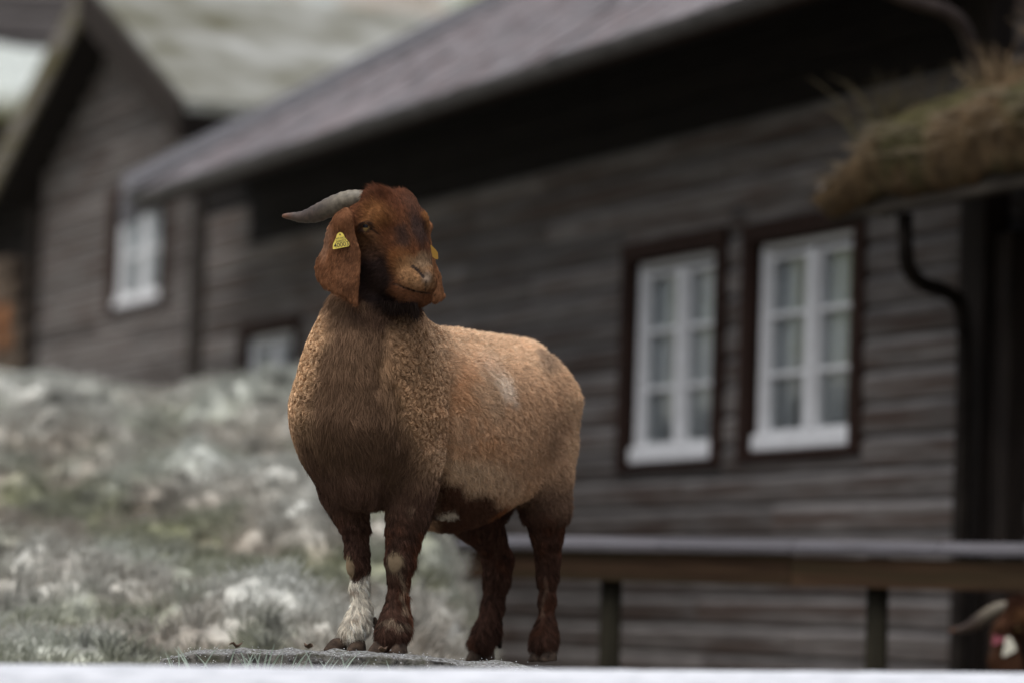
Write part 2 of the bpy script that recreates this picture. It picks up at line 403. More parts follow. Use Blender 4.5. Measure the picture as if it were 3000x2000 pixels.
def cladding(parent, s0, s1, z0, z1, holes, o=0.0, pitch=0.113, mat=None, top=None, joints=2.6):
    """rows of boards with staggered butt joints, leaving the window openings free; top(z) -> (s0,s1) for gables"""
    z = z0; row = 0
    while z < z1 - 0.02:
        a, b = (s0, s1) if top is None else top(z)
        if b - a > 0.15:
            free = [(a, b)]
            for (h0, h1, g0, g1) in holes:
                if z + pitch > g0 + 0.01 and z < g1 - 0.03:
                    nf = []
                    for (p, q) in free:
                        if h0 > p + 0.02: nf.append((p, min(q, h0)))
                        if h1 < q - 0.02: nf.append((max(p, h1), q))
                        if h1 <= p or h0 >= q: pass
                    free = [(p, q) for p, q in nf if q > p + 0.02 and not (p >= h0 - 1e-6 and q <= h1 + 1e-6)]
            for (p, q) in free:
                j = p + ((row * 1.37) % joints) * 0.6 + 0.9; last = p
                while j < q - 0.4:
                    plank(parent, last + 0.002, j - 0.002, z, o, pitch, mat); last = j; j += joints
                plank(parent, last + 0.002, q - 0.002, z, o, pitch, mat)
        z += pitch; row += 1
    for (h0, h1, g0, g1) in holes:      # cut boards closing the rows above and below each opening
        rows = [z0 + i * pitch for i in range(row)]
        gone = [q for q in rows if q + pitch > g0 + 0.01 and q < g1 - 0.03]
        if not gone: continue
        if g0 - gone[0] > 0.012: bevel_box('plank', (h0 - 0.002, o - 0.03, gone[0] + 0.001), (h1 + 0.002, o + 0.018, g0 + 0.002), mat or mt_plank, parent, 0.003)
        if gone[-1] + pitch - g1 > 0.012: bevel_box('plank', (h0 - 0.002, o - 0.03, g1 - 0.002), (h1 + 0.002, o + 0.018, gone[-1] + pitch - 0.001), mat or mt_plank, parent, 0.003)

def window(parent, s0, s1, z0, z1, o=0.0, cw=0.075, rows=3, curtains=True, full=False, cmat=None):
    """s0..s1, z0..z1 outside of the casing; returns the window part with its sub-parts"""
    w = bevel_box('window', (s0, o - 0.02, z1 - cw), (s1, o + 0.042, z1), mt_casing, parent, 0.004)      # head casing carries the rest
    bevel_box('casing', (s0, o - 0.02, z0), (s0 + cw, o + 0.040, z1 - cw - 0.001), mt_casing, w)
    bevel_box('casing', (s1 - cw, o - 0.02, z0), (s1, o + 0.040, z1 - cw - 0.001), mt_casing, w)
    bevel_box('casing', (s0 + cw + 0.001, o - 0.02, z0), (s1 - cw - 0.001, o + 0.038, z0 + 0.03), mt_casing, w)
    a, b, c, d = s0 + cw + 0.002, s1 - cw - 0.002, z0 + 0.032, z1 - cw - 0.002
    fw = 0.042
    bevel_box('frame', (a, o - 0.22, c + 0.067), (a + fw, o - 0.012, d), mt_white, w, 0.003)
    bevel_box('frame', (b - fw, o - 0.22, c + 0.067), (b, o - 0.012, d), mt_white, w, 0.003)
    bevel_box('frame', (a + fw + 0.001, o - 0.22, d - 0.022), (b - fw - 0.001, o - 0.020, d), mt_white, w, 0.003)
    bevel_box('sill', (a, o - 0.22, c), (b, o + 0.014, c + 0.066), mt_white, w, 0.008)
    m = (a + b) / 2
    bevel_box('mullion', (m - 0.027, o - 0.09, c + 0.068), (m + 0.027, o - 0.004, d - fw - 0.001), mt_white, w, 0.004)
    ph = (d - fw - 0.001 - c - 0.076) / rows
    for (p, q) in ((a + fw + 0.001, m - 0.028), (m + 0.028, b - fw - 0.001)):
        bevel_box('sash', (p, o - 0.065, c + 0.069), (p + 0.014, o - 0.026, d - fw - 0.002), mt_white, w, 0.002)
        bevel_box('sash', (q - 0.014, o - 0.065, c + 0.069), (q, o - 0.026, d - fw - 0.002), mt_white, w, 0.002)
        for k in range(rows + 1):
            z = c + 0.069 + ph * k
            hh = 0.009 if 0 < k < rows else 0.012
            bevel_box('muntin' if 0 < k < rows else 'sash', (p + 0.015, o - 0.062, max(z - hh, c + 0.070)), (q - 0.015, o - 0.029, min(z + hh, d - fw - 0.003)), mt_white, w, 0.002)
        for k in range(rows):
            bevel_box('pane', (p + 0.0145, o - 0.050, c + 0.069 + ph * k + 0.010), (q - 0.0145, o - 0.046, c + 0.069 + ph * (k + 1) - 0.010), mt_glass, w, 0)
        if curtains:
            for (u0, u1) in ((p + 0.005, q - 0.005),) if full else ((p + 0.01, p + (q - p) * 0.44), (q - (q - p) * 0.40, q - 0.01)):
                n_ = 14; V = []; F_ = []
                for i in range(n_ + 1):
                    xx = u0 + (u1 - u0) * i / n_; yy = o - 0.085 + 0.012 * math.sin(i * 2.1)
                    V += [(xx, yy, c + 0.08), (xx, yy, d - fw)]
                for i in range(n_): F_.append((2 * i, 2 * i + 2, 2 * i + 3, 2 * i + 1))
                cu = mesh_obj('curtain', V, F_, cmat or mt_curtain, w, True); so = cu.modifiers.new('thick', 'SOLIDIFY'); so.thickness = 0.004
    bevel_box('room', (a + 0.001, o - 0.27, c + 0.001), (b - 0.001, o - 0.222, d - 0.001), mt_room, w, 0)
    return w

house = wall_frame('farmhouse', 'long dark timber farmhouse with slate roof and white paned windows', 'house')
HOLES = [(0.645, 1.63, 1.635, 2.56), (-0.515, 0.49, 1.650, 2.545), (5.70, 6.68, 1.69, 2.545)]
cladding(house, -1.215, 7.36, 0.02, 2.955, HOLES)
cladding(house, 6.62, 7.36, 2.957, 3.20, [])
bevel_box('top_board', (6.61, -0.03, 3.18), (7.40, 0.03, 3.45), mt_black, house, 0.004)
bevel_box('wall', (-1.18, -0.36, -0.3), (7.40, -0.28, 3.55), mt_black, house, 0)
for hx0, hx1, hz0, hz1 in HOLES: window(house, hx0 + 0.003, hx1 - 0.003, hz0 + 0.003, hz1 - 0.003)
# corner boards
bevel_box('corner_board', (-1.40, -0.06, 0.0), (-1.22, 0.035, 3.42), mt_post, house, 0.005)
bevel_box('corner_board', (7.365, -0.06, 1.5), (7.47, 0.045, 3.22), mt_post, house, 0.005)
# added boards at the wall top: the eave's shade put into their near-black colour
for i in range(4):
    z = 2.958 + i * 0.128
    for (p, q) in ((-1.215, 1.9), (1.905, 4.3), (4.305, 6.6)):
        bevel_box('shade_board', (p, -0.02, z), (q, 0.022 + 0.006 * (i % 2), z + 0.124), mt_black, house, 0.004)
# roof
RT = math.tan(R(30)); RC, RS = math.cos(R(30)), math.sin(R(30))
roof = extrude_x('roof', [(0.56, 3.165), (0.58, 3.185), (-2.6, 3.185 + 3.18 * RT), (-5.8, 3.185), (-5.78, 3.13), (-2.6, 3.13 + 3.16 * RT)], -1.7, 6.66, mt_black, house)
n_b = 5
for i in range(n_b):      # boards under the eave
    o0 = 0.02 + i * 0.112; o1 = o0 + 0.109
    zf = lambda o: 3.125 + (0.58 - o) * RT * 0.5
    for (p, q) in ((-1.7, 1.2), (1.203, 4.1), (4.103, 6.64)):
        mesh_obj('soffit_board', [(p, o0, zf(o0)), (q, o0, zf(o0)), (q, o1, zf(o1)), (p, o1, zf(o1)), (p, o0, zf(o0) + .02), (q, o0, zf(o0) + .02), (q, o1, zf(o1) + .02), (p, o1, zf(o1) + .02)], BOXF, mt_black, roof)
bevel_box('eave_board', (-1.7, 0.585, 3.115), (6.65, 0.612, 3.19), mt_casing, roof, 0.004)
# slates: rows climbing from the eave, each a thin stone overlapping the row below
sl_v = []
def slate_mesh():
    out = []
    for v_ in range(5):
        rr = random.Random(v_); w, l, t = 0.248 + rr.uniform(-.012, .0), 0.34, rr.uniform(.012, .02)
        j = [rr.uniform(-.012, .012) for _ in range(8)]
        pr = [(-w / 2 + j[0] * .3, 0 + j[1]), (-w / 4, -0.006 + j[2]), (w / 4, -0.006 + j[3]), (w / 2 + j[4] * .3, 0 + j[5]), (w / 2, l), (-w / 2, l)]
        n = len(pr); V = [(x, y, 0) for x, y in pr] + [(x, y, t) for x, y in pr]
        F_ = [tuple(range(n - 1, -1, -1)), tuple(range(n, 2 * n))] + [(i, (i + 1) % n, n + (i + 1) % n, n + i) for i in range(n)]
        me = bpy.data.meshes.new('slate'); me.from_pydata(V, [], F_); me.materials.append(mt_slate); out.append(me)
    return out
SL = slate_mesh()
slope = Matrix.Rotation(math.pi - R(30) + 0.035, 4, 'X')
row_step = 0.205; cnt = 0; far_V, far_F = [], []
def slate_mat(s, r_):
    d = r_ * row_step; o = 0.645 - d * RC; z = 3.188 + (0.645 - o) * RT - 0.030
    return Matrix.Translation((s, o, z)) @ Matrix.Rotation(R(-30) , 4, 'X') @ Matrix.Rotation(math.pi, 4, 'Z') @ Matrix.Rotation(R(4), 4, 'X')
for r_ in range(18):
    off = 0.126 * (r_ % 2)
    for i in range(34):
        s = -1.65 + off + i * 0.252
        if s > 6.56: continue
        M = slate_mat(s, r_) @ Matrix.Translation((0, random.uniform(-.006, .006), 0.006 + random.uniform(0, .008))) @ Matrix.Rotation(random.uniform(-.03, .03), 4, 'Z') @ Matrix.Rotation(random.uniform(-.015, .015), 4, 'Y')
        if r_ < 9:
            o_ = bpy.data.objects.new('slate', random.choice(SL)); COL.objects.link(o_); o_.parent = roof; o_.matrix_local = M; cnt += 1
        else:
            me = random.choice(SL); b0 = len(far_V)
            far_V += [tuple(M @ v.co) for v in me.vertices]; far_F += [tuple(b0 + k for k in p.vertices) for p in me.polygons]
fs = mesh_obj('upper_slates', far_V, far_F, mt_slate, roof); fs['kind'] = 'stuff'
# bargeboard along the far verge, gutter and downpipe
def slant_box(name, s0, s1, oa, ob, lift, h, mat, parent):
    za = 3.185 + (0.6 - oa) * RT + lift; zb = 3.185 + (0.6 - ob) * RT + lift
    return mesh_obj(name, [(s0, oa, za), (s1, oa, za), (s1, ob, zb), (s0, ob, zb), (s0, oa, za + h), (s1, oa, za + h), (s1, ob, zb + h), (s0, ob, zb + h)], BOXF, mat, parent)
slant_box('bargeboard', 6.665, 6.70, 0.70, -2.6, -0.12, 0.27, mt_barge, roof)
slant_box('bargeboard', 6.56, 6.664, 0.69, -2.6, 0.062, 0.05, mt_barge, roof)
gut = []
for i in range(9):
    a = math.pi + math.pi * i / 8; gut.append((0.672 + 0.05 * math.cos(a), 3.155 + 0.05 * math.sin(a)))
gut += [(y * 0.9 + 0.672 * 0.1, z * 0.9 + 3.155 * 0.1) for y, z in reversed(gut)]
extrude_x('gutter', gut, -1.7, 6.5, mt_zinc, roof)
pp = smooth_path([(-1.69, 0.67, 3.13), (-1.72, 0.62, 3.085), (-1.69, 0.50, 3.06), (-1.625, 0.30, 3.035), (-1.56, 0.20, 2.966), (-1.50, 0.15, 2.888), (-1.455, 0.12, 2.66), (-1.45, 0.12, 2.5)], 26)
V_, F2 = tube_vf(pp, 0.025, 10); mesh_obj('downpipe', V_, F2, mt_pipe, house, True)
# near gable wall above the annex
def gtop(z):
    lim = (5.02 - z) / RT
    return (max(-5.2, -2.6 - lim), min(-0.05, -2.6 + lim))
gab = empty('gable_wall', (-1.34, 0, 0), math.pi / 2); gab.parent = house       # local x = out of the long wall
cladding(gab, 0, 0, 2.3, 4.9, [], 0.0, 0.113, None, gtop)
for o_ in list(gab.children): pass
bevel_box('gable_back', (-5.2, -0.12, 0.0), (-0.06, -0.035, 3.1), mt_black, gab, 0)

# ------------------------------------------------------------------ turf-roofed annex on the right
annex = wall_frame('turf_roofed_annex', 'low dark annex under a shaggy turf roof at the farmhouse corner', 'shed')
for i in range(22):
    plank(annex, -4.3, -1.43, 0.02 + i * 0.113, -0.10, 0.113, mt_plank_dark)
bevel_box('wall', (-4.4, -0.9, -0.2), (-1.42, -0.14, 2.40), mt_black, annex, 0)
bevel_box('corner_post', (-1.52, -0.13, 0.0), (-1.405, 0.0, 2.36), mt_post, annex, 0.006)
ts = math.tan(R(24))
ar = mesh_obj('roof', [(-4.4, 0.50, 2.39), (-1.27, 0.50, 2.39), (-1.27, -1.9, 2.39 + 2.4 * ts), (-4.4, -1.9, 2.39 + 2.4 * ts),
                       (-4.4, 0.50, 2.43), (-1.27, 0.50, 2.43), (-1.27, -1.9, 2.43 + 2.4 * ts), (-4.4, -1.9, 2.43 + 2.4 * ts)], BOXF, mt_black, annex)
mt_log = wood('turf_log', (0.022, 0.018, 0.014), (0.055, 0.046, 0.037), per=0.1)
bevel_box('eave_board', (-4.4, 0.503, 2.365), (-1.25, 0.545, 2.425), mt_log, ar, 0.006)
bevel_box('end_board', (-1.268, 0.30, 2.40), (-1.235, 0.57, 2.50), mt_barge, ar, 0.008)
# turf body
ns_, no_ = 90, 44; tv = []
for i in range(ns_):
    for j in range(no_):
        s = -1.28 - 3.1 * i / (ns_ - 1); u = j / (no_ - 1); o = 0.52 - 2.3 * u
        tv.append((s, o, u))
tv = np.array(tv)
sv, uv_ = tv[:, 0], tv[:, 2]
hgt = 0.085 + 0.085 * sstep(-1.50, -1.72, sv) + 0.03 * np.sin(sv * 7.0) + 0.06 * (fbm(np.stack([sv, uv_, 0 * sv], 1), 6, 3, 77) - 0.5)
hgt = hgt * (0.16 + 0.84 * sstep(-1.275, -1.66, sv))
brow = np.clip(uv_ / 0.16, 0, 1) * math.pi / 2
oo_ = np.where(uv_ < 0.16, 0.50 + 0.055 * np.sin(brow * 1.6), 0.50 + 0.03 - (uv_ - 0.16) * 2.6)
tz_ = 2.430 + np.where(uv_ < 0.16, hgt * np.sin(brow), hgt + (0.53 - oo_) * ts)
TV = np.stack([sv, oo_ + 0.05 * (fbm(tv * np.array([1, 1, 3.0]), 9, 3, 78) - 0.5), tz_], 1)
TQ = np.array([(i * no_ + j, i * no_ + j + 1, (i + 1) * no_ + j + 1, (i + 1) * no_ + j) for i in range(ns_ - 1) for j in range(no_ - 1)])
turf = np_mesh('turf', TV, TQ, mt_ground, ar)
def strawc(P):
    a = fbm(P, 4, 3, 101); C = np.tile(np.array([0.125, 0.082, 0.043]), (len(P), 1))
    C = C + (np.array([0.062, 0.056, 0.022]) - C) * sstep(0.5, 0.62, a)[:, None]
    return C
set_col(turf, strawc(TV) * 0.6)
sol = turf.modifiers.new('thick', 'SOLIDIFY'); sol.thickness = 0.06; sol.offset = -1
# dry grass: hanging over the edge, and upright tufts
pick = rng.integers(0, len(TV), 900); pick = pick[(TV[pick, 1] > -0.7)]
e_i = [i * no_ + j for i in range(ns_) for j in (2, 4, 6, 7)]
c1 = np.concatenate([TV[pick], TV[rng.choice(e_i, 380)]]); c1 = c1[c1[:, 0] < -1.38]
dg = tufts(c1, 30, (0.04, 0.095), 0.06, (0, 0.45, -0.1), strawc, (0.30, 0.255, 0.19), 'dry_grass', 0.0014, ar, 0.9, 0.5); dg['kind'] = 'stuff'
tall = []
for (s, o, n_) in ((-1.42, 0.36, 16), (-1.36, 0.40, 12), (-1.48, 0.28, 12), (-1.75, 0.26, 14), (-1.88, 0.22, 16), (-2.0, 0.1, 18), (-2.12, 0.0, 18), (-2.3, 0.2, 18)):
    for _ in range(n_):
        ss, oo = s + rng.normal(0, 0.04), o + rng.normal(0, 0.04)
        tall.append((min(ss, -1.30), oo, 2.56 + (0.5 - oo) * ts + (0.06 if ss < -1.6 else 0.0)))
tg = tufts(np.array(tall)[::3], 8, (0.14, 0.36), 0.08, (0.16, 0.05, 0), strawc, (0.30, 0.225, 0.15), 'tall_grass', 0.0024, ar, 0.45, 0.4); tg['kind'] = 'stuff'
pp = smooth_path([(-1.658, .47, 2.37), (-1.65, .46, 2.267), (-1.598, .42, 2.201), (-1.52, .33, 2.163), (-1.456, .22, 2.152), (-1.405, .13, 2.122), (-1.387, .1, 2.04), (-1.39, .09, 1.9), (-1.395, .085, 1.0), (-1.395, .085, .15)], 44)
V_, F2 = tube_vf(pp, 0.026, 10); mesh_obj('downpipe', V_, F2, mt_metal, annex, True)

# ------------------------------------------------------------------ gabled house on the left
h2 = wall_frame('gabled_house', 'grey plank gable house with one white window behind the bank', 'house')
WZ = 0.45
def g2(z):
    lim = (4.66 - z) / WZ; return (max(8.78, 10.6 - lim), min(12.42, 10.6 + lim))
L2 = [(9.42, 10.72, 2.86, 3.66)]
cladding(h2, 0, 0, 1.95, 4.66, L2, -0.4, 0.100, None, g2, 2.2)
bevel_box('wall', (8.80, -4.5, 1.6), (12.40, -0.66, 3.72), mt_black, h2, 0)
mesh_obj('gable', [(8.8, -0.68, 3.72), (12.4, -0.68, 3.72), (10.6, -0.68, 4.6), (8.8, -0.74, 3.72), (12.4, -0.74, 3.72), (10.6, -0.74, 4.6)],
         [(0, 1, 2), (3, 5, 4), (0, 3, 4, 1), (1, 4, 5, 2), (2, 5, 3, 0)], mt_black, h2)
bevel_box('corner_post', (8.68, -0.5, 1.6), (8.80, -0.33, 3.80), mt_post, h2, 0.006)
bevel_box('corner_post', (12.40, -0.5, 1.6), (12.52, -0.33, 3.72), mt_post, h2, 0.006)
window(h2, L2[0][0] + 0.003, L2[0][1] - 0.003, 2.863, 3.657, -0.4, 0.12, 2, True, True, mt_sheer)
for sg in (1, -1):
    e = 10.6 + sg * 2.25; oh = -0.12
    q = lambda s, o, z: (s, o, z)
    za, zb = 4.72, 4.72 - WZ * 2.25
    t = 0.16
    V = [q(10.6, oh, za), q(e, oh, zb), q(e, -4.7, zb), q(10.6, -4.7, za), q(10.6, oh, za + t), q(e, oh, zb + t), q(e, -4.7, zb + t), q(10.6, -4.7, za + t)]
    F_ = BOXF if sg < 0 else [tuple(reversed(f)) for f in BOXF]
    rf = mesh_obj('roof', V, F_, mt_black, h2)
    V = [q(10.6, oh + .003, za - .02), q(e + sg * .02, oh + .003, zb - .02), q(e + sg * .02, oh + .04, zb - .02), q(10.6, oh + .04, za - .02),
         q(10.6, oh + .003, za + t + .05), q(e + sg * .02, oh + .003, zb + t + .05), q(e + sg * .02, oh + .04, zb + t + .05), q(10.6, oh + .04, za + t + .05)]
    mt_b2 = bpy.data.materials.get('mossy_bargeboard') or wood('mossy_bargeboard', (0.09, 0.08, 0.07), (0.16, 0.145, 0.13), (0.075, 0.065, 0.03), frost=(0.25, 0.25, 0.24), fa=0.0)
    mesh_obj('bargeboard', V, F_, mt_b2 if sg > 0 else mt_post, rf)
    V = [q(10.6, oh - .01, za + t + .002), q(e, oh - .01, zb + t + .002), q(e, -4.7, zb + t + .002), q(10.6, -4.7, za + t + .002),
         q(10.6, oh - .01, za + t + .07), q(e, oh - .01, zb + t + .07), q(e, -4.7, zb + t + .07), q(10.6, -4.7, za + t + .07)]
    mt_tf = bpy.data.materials.get('turf_top') or noise_mat('turf_top', (0.07, 0.066, 0.038), (0.27, 0.275, 0.26), nscale=1.4, rough=0.95, bump=0.6, bdist=0.05)
    mesh_obj('turf', V, F_, mt_tf, rf)

# ------------------------------------------------------------------ dark woodshed and firewood, far left
mt_shed_plank = wood('near_black_plank', (0.012, 0.010, 0.010), (0.032, 0.028, 0.026), per=0.25)  # near-black planks, much darker than the other cladding
shed = wall_frame('woodshed', 'dark plank woodshed behind the firewood at the left edge', 'shed')
for i in range(17):
    for p, q in ((12.56, 14.6), (14.603, 17.6)): plank(shed, p, q, 1.9 + i * 0.118, -0.78, 0.118, mt_shed_plank)
bevel_box('wall', (12.55, -4.0, 1.6), (17.7, -0.83, 3.9), mt_black, shed, 0)
mesh_obj('roof', [(12.56, -0.3, 3.84), (17.9, -0.3, 3.84), (17.9, -4.2, 4.3), (12.56, -4.2, 4.3), (12.56, -0.3, 3.94), (17.9, -0.3, 3.94), (17.9, -4.2, 4.4), (12.56, -4.2, 4.4)], BOXF, mt_black, shed)
mt_bark = noise_mat('bark', (0.03, 0.022, 0.016), (0.09, 0.065, 0.048), nscale=14, rough=0.9, bump=0.6, per_obj=0.3)
mt_end = noise_mat('cut_wood', (0.16, 0.055, 0.016), (0.28, 0.11, 0.032), nscale=9, rough=0.8, per_obj=0.25)
mt_end2 = noise_mat('old_cut_wood', (0.07, 0.05, 0.035), (0.13, 0.09, 0.06), nscale=9, rough=0.8, per_obj=0.25)
lg = 0
for row in range(5):
    for i in range(7 - row):
        s = 12.95 + i * 0.20 + row * 0.10; z = 2.70 + row * 0.165; r = 0.088 * random.uniform(0.85, 1.1)
        base = W(s, -0.40, z); t = empty('log', tuple(base), WDIR)
        V_, F2 = tube_vf([(0, -0.35, 0), (0, 0.0, 0)], r, 12); mesh_obj('bark', V_, F2, mt_bark, t, False)
        fresh = row in (1, 2) and i in (1, 2)
        V_, F2 = tube_vf([(0, 0.001, 0), (0, 0.012, 0)], r * 0.9, 12); mesh_obj('cut_end', V_, F2, mt_end if fresh else mt_end2, t, False)
        rn = ['bottom', 'second lowest', 'third', 'fourth', 'topmost'][row]; cn = ['nearest the gabled house', 'second from the gabled house', 'third from the gabled house', 'fourth from the gabled house', 'fifth from the gabled house', 'sixth from the gabled house', 'farthest from the gabled house'][i]
        tag(t, '%s log, %s row of the firewood, %s' % ('fresh orange-ended' if fresh else 'dull brown', rn, cn), 'log',
            'fresh cut logs in the firewood pile' if fresh else 'weathered logs in the firewood pile')

# ------------------------------------------------------------------ turf-roofed barn and dark barn at the upper left
b1 = tag(empty('turf_roofed_barn', (-4.6, 30.0, -0.21)), 'barn with frosty turf roof edge at the upper left', 'barn')
mt_far = wood('far_plank', (0.05, 0.042, 0.04), (0.10, 0.088, 0.084))
for i in range(18): 
    ob = plank(b1, -3.2, 1.3, 2.7 + i * 0.118, 0.0, 0.118, mt_far); ob.rotation_euler = (0, 0, math.pi); ob.location = (1.3, -0.02, 2.7 + i * 0.118)
bevel_box('wall', (-3.2, 0.0, 2.0), (1.3, 3.6, 4.95), mt_black, b1, 0)
rv = []
for i in range(60):
    for j in range(16):
        rv.append((-3.4 + 4.85 * i / 59, -0.55 + 1.9 * j / 15, j / 15))
rv = np.array(rv); rz = 5.02 + 0.62 * rv[:, 2] * 1.0 + 0.20 * sstep(0, 0.10, rv[:, 2]) + 0.10 * (fbm(rv, 3, 3, 88) - 0.5) - 0.04 * rv[:, 0]
RQ = np.array([(i * 16 + j, (i + 1) * 16 + j, (i + 1) * 16 + j + 1, i * 16 + j + 1) for i in range(59) for j in range(15)])
rt = np_mesh('turf', np.stack([rv[:, 0], rv[:, 1], rz], 1), RQ, mt_ground, b1)
k_ = sstep(0.02, 0.09, rv[:, 2])[:, None]
set_col(rt, np.array([0.15, 0.14, 0.07]) * (1 - k_) + np.array([0.40, 0.43, 0.41]) * k_)
so = rt.modifiers.new('thick', 'SOLIDIFY'); so.thickness = 0.14; so.offset = -1
bevel_box('eave_board', (-3.4, -0.52, 4.84), (1.4, -0.3, 4.90), mt_post, b1, 0)
b2 = tag(empty('dark_barn', (-5.2, 33.0, 0)), 'dark boarded barn above the frosty turf roof', 'barn')
for i in range(18):
    ob = plank(b2, 0, 5.0, 0, 0, 0.22, mt_plank_dark); ob.rotation_euler = (0, 0, math.pi); ob.location = (1.65, -0.02, 4.6 + i * 0.22)
bevel_box('wall', (-3.3, 0.0, 3.0), (1.65, 4.0, 8.6), mt_black, b2, 0)
bevel_box('corner_board', (1.655, -0.03, 3.0), (1.78, 0.2, 8.6), mt_far, b2, 0)

# ================================================================== fence in front of the farmhouse
mt_rail = wood('brown_rail', (0.026, 0.015, 0.009), (0.058, 0.035, 0.020), (0.034, 0.024, 0.013), per=0.15)
mt_cap = wood('frosted_cap', (0.05, 0.047, 0.05), (0.09, 0.086, 0.095), frost=(0.13, 0.132, 0.15), fa=-0.05, per=0.2)
mt_fpost = wood('mossy_post', (0.010, 0.009, 0.006), (0.024, 0.021, 0.014), axis_=2)
FA = math.atan2(11.0 - 11.52, 1.49 + 0.13); fence = tag(empty('fence', (-0.13, 11.52, 0), FA), 'low timber fence with pale frosted top boards before the farmhouse', 'fence')
def zf(x): return 1.0 * x * 0.0115
for (p, q) in ((0.0, 0.305), (0.308, 0.62), (0.623, 1.02), (1.023, 1.45), (1.453, 2.6)):
    z0, z1 = 1.232 + zf(p), 1.232 + zf(q)
    mesh_obj('cap_board', [(p, -0.055, z0), (q, -0.055, z1), (q, 0.045, z1 + .026), (p, 0.045, z0 + .026), (p, -0.055, z0 + .014), (q, -0.055, z1 + .014), (q, 0.045, z1 + .042), (p, 0.045, z0 + .042)], BOXF, mt_cap, fence)
for (p, q) in ((0.0, 1.02), (1.023, 2.6)):
    z0, z1 = 1.146 + zf(p) * .3, 1.146 + zf(q) * .3
    mesh_obj('rail', [(p, -0.035, z0), (q, -0.035, z1), (q, 0.0, z1), (p, 0.0, z0), (p, -0.035, z0 + .082), (q, -0.035, z1 + .089), (q, 0.0, z1 + .089), (p, 0.0, z0 + .082)], BOXF, mt_rail, fence)
for x in (0.46, 1.265, 2.1):
    V_, F2 = tube_vf([(x, 0.035, -0.1), (x + .004, 0.033, 0.6), (x, 0.035, 1.225 + zf(x))], [0.036, 0.034, 0.032], 10)
    mesh_obj('post', V_, F2, mt_fpost, fence, True)

# ================================================================== frosted rail in the foreground
mt_frostlog = noise_mat('frosted_log', (0.33, 0.345, 0.375), (0.50, 0.515, 0.55), scale=(1, 3, 3), nscale=14, rough=0.85, bump=0.3, bdist=0.004, contrast=(0.2, 0.6))
fr = tag(empty('rail_fence', (0, 5.98, 0)), 'round fence rail white with hoar frost across the bottom', 'fence')
n_r = 260; pp = [(-3.6 + 7.2 * i / n_r, 0.0, 0.862 + 0.0262 * (-3.6 + 7.2 * i / n_r)) for i in range(n_r + 1)]
V_, F2 = tube_vf(pp, 0.0735, 40); V_ = np.array([tuple(v) for v in V_]); ax_ = np.stack([V_[:, 0], 0 * V_[:, 0], 0.862 + 0.0262 * V_[:, 0]], 1); dv_ = V_ - ax_
V_ = ax_ + dv_ * (1 + 0.05 * (fbm(V_ * np.array([0.5, 2, 2]), 14, 3, 91) - 0.5) + 0.035 * (fbm(V_, 70, 3, 92) - 0.5))[:, None]
mesh_obj('rail', V_, F2, mt_frostlog, fr, True)
for x in (-1.45, 1.5, 3.2):
    V_, F2 = tube_vf([(x, 0.09, 0.0), (x, 0.09, 1.02 + 0.026 * x)], 0.055, 12); mesh_obj('post', V_, F2, mt_fpost, fr, True)
# ================================================================== the goat
# sculpted as one distance field in the goat's own frame: x,y in units of 1/11250 of the
# viewing distance measured from a datum, t = nearness (all converted to metres here)
SC = 0.0007022; FP = 11250.0
def P3(x, y, t):
    d = 7.9 - t * SC
    return np.array([(x - 1500) / FP * d, (1000 - y) / FP * d, -d])
def RR(r, t): return r * (7.9 - t * SC) / FP
def pix(V):
    d = -V[:, 2]; return V[:, 0] / d * FP + 1500, 1000 - V[:, 1] / d * FP, (7.9 - d) / SC

# head frame: AX along the face, LA to the animal's right, DO out of the forehead
_ps, _th = R(42), R(62)
AX = np.array([math.sin(_ps) * math.cos(_th), -math.sin(_th), math.cos(_ps) * math.cos(_th)])
DO = np.array([math.sin(_ps) * math.sin(_th), math.cos(_th), math.cos(_ps) * math.sin(_th)])
LA = np.array([-math.cos(_ps), 0, math.sin(_ps)])
HT = 285.0; HO = P3(1205, 650, HT); HS = RR(1, HT)
def H(l, r, d): return HO + HS * (l * AX + r * LA + d * DO)
HEADF = np.stack([AX, LA, DO])
# body frame: heading and the animal's left
HD = np.array([-0.53, 0, 0.848]); LF = np.array([0.848, 0, 0.53]); UPV = np.array([0, 1.0, 0])
BODYF = np.stack([HD, LF, UPV])

